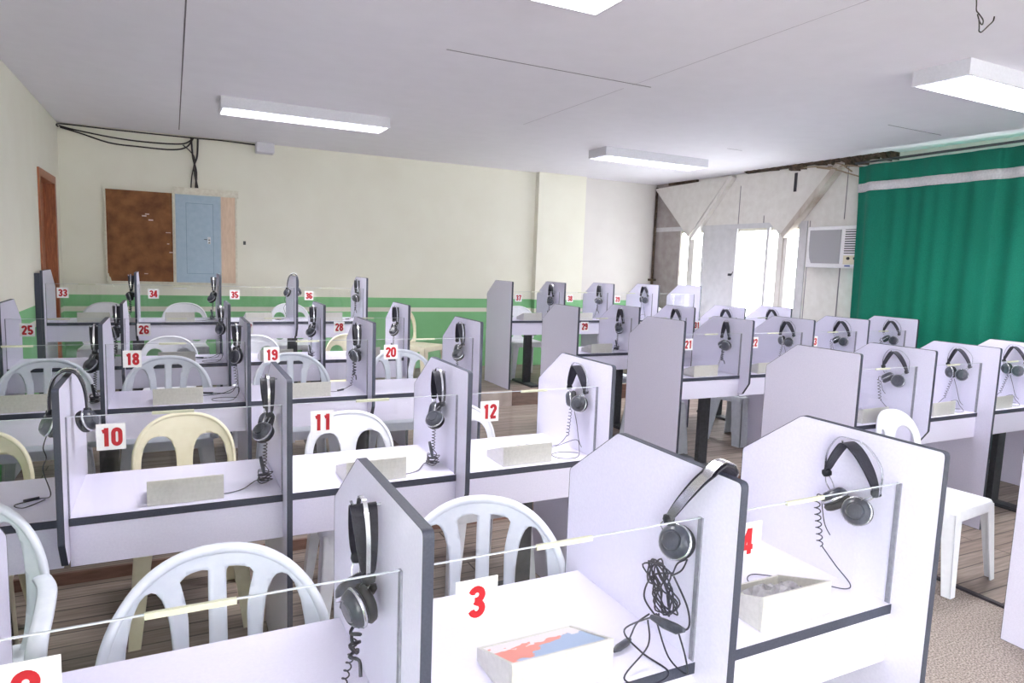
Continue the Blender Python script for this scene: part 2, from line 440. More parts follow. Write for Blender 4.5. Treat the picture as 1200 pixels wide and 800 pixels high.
# door in the left wall
d = MB().box(XL - .13, XL + .015, D0, D0 + .07, T3, DH).box(XL - .13, XL + .015, D1 - .07, D1, T3, DH).box(XL - .13, XL + .015, D0 + .07, D1 - .07, DH - .07, DH).build('door_1', M['wood_dark'], smooth=0)
d['kind'] = 'structure'
leaf = MB().box(XL - .12, XL - .08, D0 + .07, D1 - .07, T3 + .01, DH - .07).build('door_leaf', M['wood_dark'], d, smooth=0)
MB().box(XL - .085, XL - .075, D0 + .2, D1 - .22, T3 + .9, DH - .22).build('glass_panel', M['glass_dark'], leaf, smooth=0)
mb = MB(); mb.tube([(XL - .08, D0 + .13, 1.2), (XL - .03, D0 + .13, 1.2)], .012, 10); mb.lathe([(.0, 0), (.026, .004), (.03, .02), (.018, .034), (0, .036)], (XL - .035, D0 + .13, 1.2), (1, 0, 0), 14)
mb.build('door_knob', M['chrome'], leaf)

# right wall: masonry with windows, a door leaf, plaster infill between V-shaped struts
XO = XR + .14; XN = XR + .03
wr = MB()
wr.box(XR, XO, YF, 1.0, -.1, ZC).box(XR, XO, 1.0, 4.5, -.1, .85).box(XR, XO, 1.0, 4.5, 2.15, ZC)
wr.box(XR, XO, 4.5, 5.45, -.1, ZC).box(XR, XN, 5.45, YB, 2.15, ZC).box(XR, XN, 5.45, 6.55, -.1, .9).box(XR, XN, 7.13, 7.60, -.1, .9)
struct('wall_right', wr, M['panel_white'], 0)
struct('wall_right.001', MB().box(XR - .004, XN, 7.60, YB, -.1, 2.16).box(XR - .004, XN, 7.5, YB, 2.16, ZC), M['panel_shade'], 0)  # upper box: shading beside the V strut, put into the taupe colour
o = struct('door_2', MB().box(XR - .004, XR + .024, 6.56, 7.12, .0, 2.14), M['panel_grey'], 0)
mb = MB(); mb.box(XR - .02, XR + .012, 6.575, 6.62, 1.545, 1.575); mb.tube([(XR - .012, 6.6, 1.56), (XR - .012, 6.56, 1.56), (XR - .012, 6.54, 1.6)], .006, 8)
mb.build('door_latch', M['steel_dark'], o)
fr = MB().box(XR - .012, XN, 6.515, 6.56, .9, 2.16).box(XR - .012, XN, 5.995, 6.035, .9, 2.16).box(XR - .012, XN, 5.45, 5.56, .9, 2.16).box(XR - .012, XN, 7.11, 7.14, .0, 2.16).box(XR - .016, XN, 5.45, 8.15, 2.14, 2.2)
struct('trim_10', fr, M['panel_grey'], 0)
wins = [(6.035, 6.515), (5.83, 5.985), (5.56, 5.68), (7.27, 7.10), (7.60, 7.41)]
for i, (a, b) in enumerate(wins):
    a, b = min(a, b), max(a, b)
    w = struct('window_%d' % (i + 1), MB().box(XN - .02, XN - .005, a, a + .012, .9, 2.14).box(XN - .02, XN - .005, b - .012, b, .9, 2.14).box(XN - .02, XN - .005, a, b, .9, .93).box(XN - .02, XN - .005, a, b, 2.11, 2.14), M['frame_white'], 0)
    MB().box(XN - .014, XN - .0059, a + .012, b - .012, .93, 2.11).build('pane', M['glass'], w, smooth=0)
w = struct('window_6', MB().box(XO - .06, XO - .02, 1.0, 1.05, .85, 2.15).box(XO - .06, XO - .02, 4.45, 4.5, .85, 2.15).box(XO - .06, XO - .02, 2.7, 2.75, .85, 2.15).box(XO - .06, XO - .02, 1.0, 4.5, .85, .9).box(XO - .06, XO - .02, 1.0, 4.5, 2.1, 2.15), M['frame_white'], 0)
MB().box(XO - .043, XO - .039, 1.05, 4.45, .9, 2.1).build('pane', M['glass'], w, smooth=0)
# V-shaped structural struts with flush infill and the columns they stand on
def strut(mb, y0, z0, y1, z1, w, xa, xb):
    dy, dz = y1 - y0, z1 - z0; l = math.hypot(dy, dz); ny, nz = -dz / l * w / 2, dy / l * w / 2
    mb.prism([(y0 + ny, z0 + nz), (y1 + ny, z1 + nz), (y1 - ny, z1 - nz), (y0 - ny, z0 - nz)], 'x', xa, xb)
tri = MB().prism([(8.16, 2.76), (7.38, 2.05), (6.68, 2.8)], 'x', XR - .06, XR + .01).prism([(6.56, 2.76), (5.79, 2.04), (5.1, 2.8), (6.5, 2.8)], 'x', XR - .06, XR + .01)
struct('wall_right.002', tri, M['panel_white'], 0)
col = MB()
col.box(XR - .025, XN, 7.285, 7.40, -.1, 2.07).box(XR - .04, XN, 5.69, 5.83, -.1, 2.07)
strut(col, 7.32, 2.03, 6.62, 2.80, .05, XR - .075, XR + .01)
struct('trim_11', col, M['panel_white'], 0)
col = MB(); strut(col, 5.72, 2.03, 5.02, 2.80, .06, XR - .11, XR + .01); col.box(XR - .042, XR, 5.74, 5.752, .2, 2.04)
struct('trim_14', col, M['concrete'], 0)
# joints between the upper boards, a rusty strap and the old pipe in the corner
struct('trim_12', MB().box(XR - .004, XR, 6.1, 6.108, 2.2, 2.8).box(XR - .004, XR, 6.515, 6.522, 2.2, 2.8).box(XR - .004, XR, 4.99, 4.996, 2.2, 2.8).box(XR - .004, XR, 4.985, 4.997, .2, 1.69).box(XR - .004, XR, 5.42, 5.426, .2, 2.2), M['seam'], 0)
p = MB(); p.tube([(XR - .03, 8.15, T3), (XR - .03, 8.15, 2.78)], .018, 10); p.box(XR - .075, XR - .01, 8.08, 8.19, 1.42, 1.45)
tag(p.build('pipe', M['debris']), 'thin rusty brown pipe running up the far right corner of the room', 'pipe')
tag(MB().box(XR - .07, XR, 5.6, 5.635, 2.53, 2.74).build('metal_strap', M['trimdark'], smooth=0), 'short dark strap hanging from the ceiling edge above the right window', 'strap')
# torn ceiling edge along the right wall
rot = MB(); random.seed(3)
y = 6.35
while y > 4.5:
    l = random.uniform(.05, .14); dpt = random.uniform(.02, .07) * (1.0 if y < 5.9 else .5)
    rot.hexa([(XR - random.uniform(.03, .12), y - l, ZC - dpt), (XR, y - l, ZC - dpt * 1.3), (XR, y + .02, ZC - dpt), (XR - random.uniform(.03, .1), y + .02, ZC - dpt * .8)],
             [(XR - .14, y - l, ZC), (XR, y - l, ZC), (XR, y + .02, ZC), (XR - .12, y + .02, ZC)])
    y -= l
rot.box(XR - .03, XR, 7.3, 7.9, ZC - .035, ZC)
struct('trim_13', rot, M['debris'], 0)
for k, (a, b) in enumerate([((6.36, 5.35, 2.77), (6.26, 4.72, 2.6)), ((6.33, 5.12, 2.8), (6.22, 4.8, 2.66)), ((6.34, 5.6, 2.79), (6.3, 5.05, 2.72)), ((6.35, 5.2, 2.76), (6.3, 4.66, 2.69))]):
    tw = MB().tube([a, (Vector(a) + Vector(b)) / 2 + Vector((0, 0, .02)), b], .007, 6).build('splinter', M['twig'])
    tag(tw, 'splintered strip of broken ceiling wood hanging beside the curtain top', 'splinter', 'splinters at the torn ceiling edge')

# ------------------------------------------------------------------ curtain
def curtain():
    t = thing('curtain', 'tall green pleated curtain with a white band on the right wall', 'curtain', (6.14, 3.0, .05))
    def surf(z0, z1, dx, nz=2):
        mb = MB(); ys = [4.69 - i * .0125 for i in range(310)]
        for j in range(nz + 1):
            z = z0 + (z1 - z0) * j / nz
            for y in ys:
                f = 1.0 - .45 * max(0, (z - 2.2) / .5)
                a = (.012 * math.sin(y * 19 + 1.5 * math.sin(y * 4.1)) + .006 * math.sin(y * 41 + 1.9 * math.sin(y * 3.1))) * f + (.018 if y < 3.36 else 0)
                if y > 4.35: a += .06 * math.sin((4.75 - y) / .4 * 2 * PI) * f
                zz = z
                sway = .09 * (2.3 - z) / 2.3 if y > 4.6 else .09 * (2.3 - z) / 2.3 * max(0, (y - 4.2) / .4)
                mb.v.append((dx + a, y - 3.0 - sway * .6, zz - .05 + .03 * (4.75 - y) / 3.9 * (1 if z > 2.3 else 0)))
        n = len(ys)
        for j in range(nz):
            for i in range(n - 1):
                mb.f.append((j * n + i, j * n + i + 1, (j + 1) * n + i + 1, (j + 1) * n + i))
        return mb
    def sol(o):
        s = o.modifiers.new('thick', 'SOLIDIFY'); s.thickness = .003; return o
    sol(surf(.1, 2.69, .02, 12).build('cloth', M['curtain'], t, smooth=80))
    sol(surf(2.435, 2.52, .008, 2).build('band', M['curtain_band'], t, smooth=80))['label'] = 'white band across the curtain'
    MB().tube([(.06, 1.75, 2.68), (.06, -2.2, 2.71)], .012, 10).build('rod', M['steel_dark'], t)
curtain()

# ------------------------------------------------------------------ air conditioner
def aircon():
    t = thing('air_conditioner', 'white window air conditioner set in the right wall beside the curtain', 'air conditioner', (6.28, 4.93, 1.68))
    MB().box(0, .25, -.36, .40, 0, .44).build('casing', M['ac'], t, bevel=.012)
    MB().prism([(.36, .40), (.36, .20), (.345, .1), (.32, .045), (-.03, .045), (-.03, .40)], 'x', -.008, .01).build('filter_grille', M['ac_grille'], t)
    MB().box(-.006, .01, -.34, -.08, .15, .40).build('vent_recess', M['ac_dark'], t, smooth=0)
    v = MB()
    for k in range(10): v.box(-.014, .0, -.34, -.08, .16 + k * .0245, .172 + k * .0245)
    v.build('vent_slats', M['ac'], t, smooth=0)
    c = MB().box(-.008, .01, -.3, -.08, .04, .13).build('control_panel', M['ac_tan'], t, smooth=0)
    k = MB(); k.lathe([(.016, 0), (.014, .014), (0, .014)], (-.008, -.14, .1), (-1, 0, 0), 12); k.lathe([(.016, 0), (.014, .014), (0, .014)], (-.008, -.22, .1), (-1, 0, 0), 12)
    k.build('knob', M['steel_dark'], c)
    b = MB()
    for q in range(3): b.box(-.009, .0, -.118 - q * .022, -.102 - q * .022, .016, .03)
    b.build('badge', M['ac_blue'], t, smooth=0)
aircon()

# ------------------------------------------------------------------ back wall fittings
t = thing('bulletin_board', 'bare brown hardboard panel in a pale frame on the back wall', 'board', (-.3, YB, 1.25))
MB().box(-.305, .305, -.03, 0, .02, .96).build('board_face', M['board'], t, smooth=0)
MB().box(-.32, -.303, -.045, 0, 0, .95).box(-.32, .33, -.045, 0, 0, .022).box(.308, .33, -.045, 0, .022, .97).prism([(-.305, .02), (-.27, .02), (-.28, .06), (-.29, .07), (-.295, .1), (-.305, .1)], 'y', -.034, -.028).build('board_frame', M['frame_white'], t, smooth=0)
random.seed(5)
for (a, b) in [(.05, .72), (.08, .66), (.02, .7), (.25, .42), (.27, .33), (.24, .54), (.03, .1)]:
    MB().box(a, a + random.uniform(.02, .05), -.0315, -.029, b, b + random.uniform(.006, .014)).build('scuff_mark', M['pink'], t, smooth=0)
t = thing('breaker_panel', 'pale blue electrical panel in a wood surround on the back wall', 'electrical panel', (.345, YB, 1.25))
MB().box(-.31, .135, -.04, 0, .02, .96).build('panel_door', M['blue_steel'], t, smooth=0)
MB().ring([(-.21, .115), (.06, .115), (.06, .87), (-.21, .87)], [(-.205, .12), (.055, .12), (.055, .865), (-.205, .865)], 'y', -.0415, -.038).build('door_joint', M['blue_line'], t, smooth=0)
MB().box(.0, .03, -.043, -.04, .44, .515).build('label_plate', M['card'], t, smooth=0)
MB().box(.008, .022, -.0445, -.042, .45, .462).box(.008, .022, -.0445, -.042, .475, .49).box(-.035, -.005, -.043, -.04, .485, .492).build('latch_mark', M['steel_dark'], t, smooth=0)
MB().box(.135, .28, -.038, 0, .02, .955).build('plywood_filler', M['ply'], t, smooth=0)
MB().box(-.33, .315, -.055, 0, .955, 1.03).box(.28, .3, -.045, 0, 0, .955).box(-.01, .3, -.05, 0, 0, .02).box(-.31, -.01, -.05, 0, 0, .02).build('surround', M['frame_white'], t, smooth=0)
tag(MB().box(0, .13, YB - .004, YB, 1.195, 1.207).build('paper_strip', M['card'], smooth=0), 'small white strip stuck on the wall just under the blue panel', 'strip')
tag(MB().box(.71, .735, YB - .02, YB, 1.7, 1.74).build('switch', M['steel_dark'], smooth=0), 'tiny wall switch right of the blue electrical panel', 'switch')
tag(MB().box(.84, 1.03, YB - .14, YB, 2.71, 2.825).build('junction_box', M['lamp_body'], bevel=.01), 'small white box under the ceiling at the back wall', 'box')
# cables
def cable(pts, r, label, name='cable'):
    return tag(MB().tube(spline(pts, 8), r, 6).build(name, M['cable'], smooth=80), label, 'cable')
yw = YB - .02
cable([(XL + .02, YB - .1, 2.77), (XL + .04, yw, 2.81), (-.5, yw, 2.805), (.2, yw, 2.805), (.5, yw, 2.81), (.85, yw, 2.8)], .007, 'black cable running straight along the top of the back wall')
cable([(XL + .02, yw, 2.79), (-.85, yw, 2.765), (-.5, yw, 2.725), (-.2, yw, 2.715), (.1, yw, 2.73), (.2, yw, 2.78)], .008, 'upper of two sagging cables under the ceiling at the back wall')
cable([(XL + .03, yw - .01, 2.775), (-.8, yw - .01, 2.735), (-.55, yw - .01, 2.67), (-.3, yw - .01, 2.66), (0, yw - .01, 2.66), (.15, yw - .01, 2.7), (.22, yw - .01, 2.8)], .008, 'lower of two sagging cables under the ceiling at the back wall')
cable([(.2, yw, 2.81), (.215, yw, 2.6), (.245, yw, 2.45), (.235, yw, 2.28)], .010, 'left cable of the bundle dropping into the blue panel')
cable([(.265, yw, 2.81), (.255, yw, 2.62), (.225, yw - .008, 2.5), (.255, yw, 2.28)], .010, 'right cable of the bundle dropping into the blue panel')
cable([(.12, yw - .01, 2.72), (.19, yw - .015, 2.66), (.23, yw - .02, 2.58), (.2, yw - .02, 2.4), (.19, yw, 2.28)], .006, 'thin looping cable beside the bundle above the blue panel')
# dangling wire on the ceiling
wire = [(3.16, 1.9, 2.825), (3.165, 1.9, 2.80), (3.17, 1.9, 2.775), (3.19, 1.9, 2.765), (3.225, 1.9, 2.745), (3.222, 1.9, 2.725), (3.2, 1.9, 2.735), (3.18, 1.9, 2.762), (3.195, 1.9, 2.74), (3.203, 1.9, 2.71), (3.205, 1.9, 2.695), (3.225, 1.9, 2.695), (3.27, 1.9, 2.73), (3.3, 1.9, 2.755), (3.305, 1.9, 2.775)]
WIRE = wire

# ------------------------------------------------------------------ ceiling lamps
def lamp(x0, y0, label, power=1.0):
    t = thing('ceiling_light', label, 'light', (x0 + .68, y0 + .165, ZC), group='fluorescent ceiling lights')
    hw, hd, h = .68, .165, .09
    MB().box(-hw, hw, -hd, -hd + .012, -h, 0).box(-hw, hw, hd - .012, hd, -h, 0).box(-hw, -hw + .012, -hd + .012, hd - .012, -h, 0).box(hw - .012, hw, -hd + .012, hd - .012, -h, 0).box(-hw + .012, hw - .012, -hd + .012, hd - .012, -.012, 0).build('housing', M['lamp_body'], t, smooth=0)
    for s in (-1, 1):
        MB().tube([(-.62, s * .075, -.04), (.62, s * .075, -.04)], .014, 10).build('fluorescent_tube', M['tube'], t)
    lv = MB()
    for k in range(15):
        x = -.62 + k * 1.24 / 14
        lv.prism([(-.153, -.088), (-.153, -.060), (-.075, -.070), (0, -.060), (.075, -.070), (.153, -.060), (.153, -.088)], 'x', x - .001, x + .001)
    lv.box(-.668, .668, -.0015, .0015, -.088, -.06)
    lv.build('louvre', M['louvre'], t, smooth=0)
    ld = bpy.data.lights.new('fluorescent_glow', 'AREA'); ld.spread = math.radians(128); ld.shape = 'RECTANGLE'; ld.size = 1.3; ld.size_y = .29
    ld.energy = LAMP_W * power; ld.color = (1.0, .985, 1.0)
    lo = bpy.data.objects.new('fluorescent_glow', ld); COL.objects.link(lo); lo.parent = t; lo.location = (0, 0, -.055)
LAMP_W = 21
lamp(.36, 5.94, 'long fluorescent ceiling light nearest the back wall on the left side')
lamp(3.98, 5.94, 'fluorescent ceiling light near the back wall toward the right windows')
lamp(3.97, 2.38, 'fluorescent ceiling light cut off by the right edge of the photo')
lamp(.39, 2.42, 'fluorescent ceiling light cut off by the top edge of the photo')
lamp(.39, -1.1, 'added fluorescent ceiling light, unseen behind the camera on the left', .5)  # extra lamp, made up to light the near rows
lamp(3.97, -1.1, 'added fluorescent ceiling light, unseen behind the camera on the right', .5)  # second invented lamp, out of view, for more light in front

# ------------------------------------------------------------------ booth rows
HP, DT, DD, HB, WA, WB, TH = 1.182, .422, .642, 1.025, .094, .575, .018
FULL = fillet([(0, 0), (0, HP), (DT, HP), (DD, HB), (DD, 0)], [0, .014, .01, .01, 0])
HANG = fillet([(0, .70), (0, HP), (DT, HP), (DD, HB), (DD, .66), (DD - .05, .61), (.06, .61)], [.008, .014, .01, .01, .01, .01, .01])
ME = {}
def get(key, fn):
    if key not in ME: ME[key] = fn()
    return ME[key]
def board_mesh(poly, key):
    return get(key, lambda: MB().prism(inset(poly, .0016), 'x', -TH / 2, TH / 2).mesh('partition', M['laminate'], 0))
def band_mesh(poly, key):
    return get(key, lambda: MB().ring(poly, inset(poly, .0016), 'x', -TH / 2 - .0004, TH / 2 + .0004).mesh('edge_band', M['edge'], 50))
GY = .105      # the pane stands this far behind the front edge
GH = 1.076
def arc(cx, cz, rx, rz, a0, a1, n=10):
    return [(cx + rx * math.cos(math.radians(a0 + (a1 - a0) * k / n)), cz + rz * math.sin(math.radians(a0 + (a1 - a0) * k / n))) for k in range(n + 1)]
# condensed bold figures as stroke centre lines in a box 0.5 wide and 1 high
GLYPH = {
    '0': [arc(.25, .71, .155, .19, 0, 180) + arc(.25, .29, .155, .19, 180, 360) + [(.405, .71)]],
    '1': [[(.30, .0), (.30, 1.0)], [(.30, .86), (.12, .80)]],
    '2': [arc(.25, .71, .155, .19, 170, -20) + [(.10, .10)], [(.06, .09), (.44, .09)]],
    '3': [arc(.25, .72, .15, .18, 165, -80) + [(.2, .53)], [(.2, .53)] + arc(.25, .29, .155, .19, 85, -165)],
    '4': [[(.33, 0), (.33, 1.0)], [(.30, .97), (.07, .30), (.07, .27)], [(.03, .27), (.48, .27)]],
    '5': [[(.42, .91), (.12, .91), (.12, .52)], [(.12, .52)] + arc(.25, .30, .155, .20, 125, -165)],
    '6': [arc(.25, .71, .155, .19, 15, 180) + arc(.25, .29, .155, .19, 180, 520)],
    '7': [[(.05, .91), (.42, .91), (.2, 0)]],
    '8': [arc(.25, .74, .14, .17, 0, 360, 16), arc(.25, .29, .155, .20, 0, 360, 16)],
    '9': [arc(.25, .29, .155, .19, 195, 360) + arc(.25, .71, .155, .19, 0, 360)],
}
def text_mesh(txt, size=0):
    mb = MB(); H = .060; adv = .032 if len(txt) > 1 else .036; wd_ = .062 if len(txt) > 1 else .07
    x0 = -adv * len(txt) / 2 + (adv - .5 * wd_) / 2
    st = .0062; q0 = 0
    for k, ch in enumerate(txt):
        for line in GLYPH[ch]:
            P = [Vector((x0 + k * adv + p[0] * wd_, (p[1] - .5) * H)) for p in line]
            for a, b in zip(P[:-1], P[1:]):
                d = (b - a)
                if d.length < 1e-5: continue
                nn = Vector((-d.y, d.x)).normalized() * st
                mb.prism([tuple(a + nn), tuple(b + nn), tuple(b - nn), tuple(a - nn)], 'y', -.0004 - .000012 * (q0 := q0 + 1), .0004)
            for p in P[1:-1]:
                mb.prism([(p.x + st * math.cos(q * PI / 4), p.y + st * math.sin(q * PI / 4)) for q in range(8)], 'y', -.0004 - .000012 * (q0 := q0 + 1), .0004)
    return mb.mesh('digits', M['red'], 0)

PART = {}
def booth_row(label, x0, y0, z0, w, first, cards, legs=(1, 3), booths=4, group=None):
    t = thing('listening_booth_row', label, 'desk', (x0, y0, z0), group='rows of numbered listening booths')
    k = '%.3f' % w
    for i in range(booths + 1):
        full = i in (0, 2, 4)
        poly, nm = (FULL, 'full') if full else (HANG, 'hang')
        p = obj('partition', board_mesh(poly, 'b' + nm), t, (w * i, 0, 0))
        obj('edge_band', band_mesh(poly, 'e' + nm), p)
        for sd in ((-1,) if i == booths and booths == 4 else (1,) if i == 0 else (-1, 1)):
            ch = get('chan%d' % sd, lambda: MB().box(sd * (TH / 2), sd * (TH / 2 + .004), GY - .006, GY + .007, .75, GH - .002).mesh('glass_channel', M['alu'], 0))
            obj('glass_channel', ch, p)
        PART[id(t), i] = p
    a, b = TH / 2 + .0005, w - TH / 2 - .0005
    for i in range(booths):
        X = (w * i, 0, 0)
        wt = obj('worktop', get('wt' + k, lambda: MB().box(a, b, WA + .0015, WB, .726, .75).mesh('worktop', M['laminate'], 0)), t, X)
        obj('edge_band', get('we' + k, lambda: MB().box(a, b, WA, WA + .0015, .725, .7505).mesh('edge_band', M['edge'], 0)), wt)
        obj('front_panel', get('fp' + k, lambda: MB().box(a, b, WA + .006, WA + .022, .59, .726).mesh('front_panel', M['laminate'], 0)), t, X)
        gp = obj('glass_pane', get('gp' + k, lambda: MB().box(a + .004, b - .004, GY - .002, GY + .002, .7505, GH - .003).mesh('glass_pane', M['glass'], 0)), t, X)
        obj('glass_rim', get('gr' + k, lambda: MB().box(a + .004, b - .004, GY - .002, GY + .002, GH - .003, GH - .001).mesh('glass_rim', M['glass_edge'], 0)), gp)
        dxt = random.uniform(-.03, .03)
        obj('tape', get('tp', lambda: MB().box(-.062, .062, GY - .0035, GY + .0035, GH - .009, GH + .0003).mesh('tape', M['tape'], 0)), gp, (w / 2 - .005 + dxt, 0, 0))['label'] = 'yellowed tape on the glass edge'
        n = first + i
        if n in cards:
            dz = random.uniform(-.003, .003) - (.011 if n == 3 else 0); dx = random.uniform(-.004, .004)
            c = obj('number_card', get('card', lambda: MB().box(-.041, .041, GY - .0045, GY - .003, .958, 1.043).mesh('number_card', M['card'], 0)), t, (w * i + .128 + dx, 0, dz))
            obj('digits', text_mesh(str(n), .07), c, (0, GY - .0055, 1.0))
    for i in legs:
        x = w * i
        MB().box(-.045, .045, .27, .31, .02, .60).box(-.02, .02, .13, .5, .58, .612).prism([(-.06, 0), (.06, 0), (.06, .012), (.05, .022), (-.05, .022), (-.06, .012)], 'y', .06, .54).build('leg', M['steel_dark'], t, (x, 0, 0), smooth=0)
    return t

LX = [-.978, -.98, -.978, -.974, -.95]; LY = [.955, 2.349, 3.745, 5.176, 6.592]
RX = [3.323, 3.322, 3.239, 3.197, 3.272]; RY = [.935, 2.396, 3.723, 5.065, 6.541]
RZ = [.004, .004, T2, T2, T3]; RZR = [0, .004, T2, T2, T3]
WL, WR = .663, .658
CARDS = {2, 3, 4, 10, 11, 12, 18, 19, 20, 25, 26, 27, 28, 33, 34, 35, 36, 21, 22, 23, 29, 30, 31, 37, 38, 39}
rows_l = ['nearest row of white listening booths, with number cards 2 to 4', 'left row of white listening booths carrying number cards 10 to 12', 'left row of white listening booths carrying number cards 18 to 20',
          'left row of white listening booths carrying number cards 25 to 28', 'row of white listening booths by the door, number cards 33 to 36']
rows_r = ['white booth row in the right foreground, mostly cut off by the photo edge', 'right row of white booths with headphones just below the green curtain', 'right row of white booths carrying number cards 21 to 23',
          'right row of white booths carrying number cards 29 and 31', 'right row of white booths at the back wall, number cards 37 to 39']
ROWS = {}
for r in range(5):
    ROWS[0, r] = booth_row(rows_l[r], LX[r], LY[r], RZ[r], WL, 1 + 8 * r, CARDS, legs=(.6, 3.6) if r == 1 else (1, 3))
    ROWS[1, r] = booth_row(rows_r[r], RX[r], RY[r], RZR[r], WR, 5 + 8 * r, CARDS, legs={2: (.75, 3), 4: (.55, 3)}.get(r, (1, 3)))
# dark post at the wall end of the far left row
MB().box(-.048, -.011, .0, .035, 0, 1.16).build('end_post', M['edge'], ROWS[0, 4], smooth=0)

# ------------------------------------------------------------------ headphones
def cup_parts(t, c, axis, r=.034):
    K = 1.1
    e = MB(); e.lathe([(a * K, b * K) for a, b in [(.004, .021), (.017, .0205), (.0185, .0175), (.020, .0175), (.0215, .0195), (.028, .015), (.033, .006), (.034, -.002), (.030, -.006)]], c, axis, 22)
    e = e.build('earcup', M['cup'], t, smooth=60)
    MB().lathe([(a * K, b * K) for a, b in [(.020, -.004), (.030, -.006), (.035, -.012), (.033, -.02), (.026, -.024), (.018, -.020), (.014, -.014)]], c, axis, 22).build('ear_cushion', M['cushion'], e, smooth=80)
    MB().lathe([(a * K, b * K) for a, b in [(.0335, .0045), (.0355, .003), (.0355, -.0005), (.0335, -.002)]], c, axis, 22).build('rim_ring', M['chrome'], e, smooth=80)
    return e
def ribbon(path, wid, th, xc):
    """strap in the (y,z) plane with its width along x"""
    mb = MB(); n = len(path)
    for i, (y, z) in enumerate(path):
        a = Vector(path[max(i - 1, 0)]); b = Vector(path[min(i + 1, n - 1)]); d = (b - a).normalized(); nn = Vector((-d.y, d.x)) * th / 2
        w = wid[i] if isinstance(wid, list) else wid
        for sx, sn in ((-1, 1), (1, 1), (1, -1), (-1, -1)):
            mb.v.append((xc + sx * w / 2, y + nn.x * sn, z + nn.y * sn))
    for i in range(n - 1):
        for j in range(4):
            jj = (j + 1) % 4
            mb.f.append((i * 4 + j, i * 4 + jj, (i + 1) * 4 + jj, (i + 1) * 4 + j))
    mb.f += [(3, 2, 1, 0), tuple((n - 1) * 4 + j for j in range(4))]
    return mb

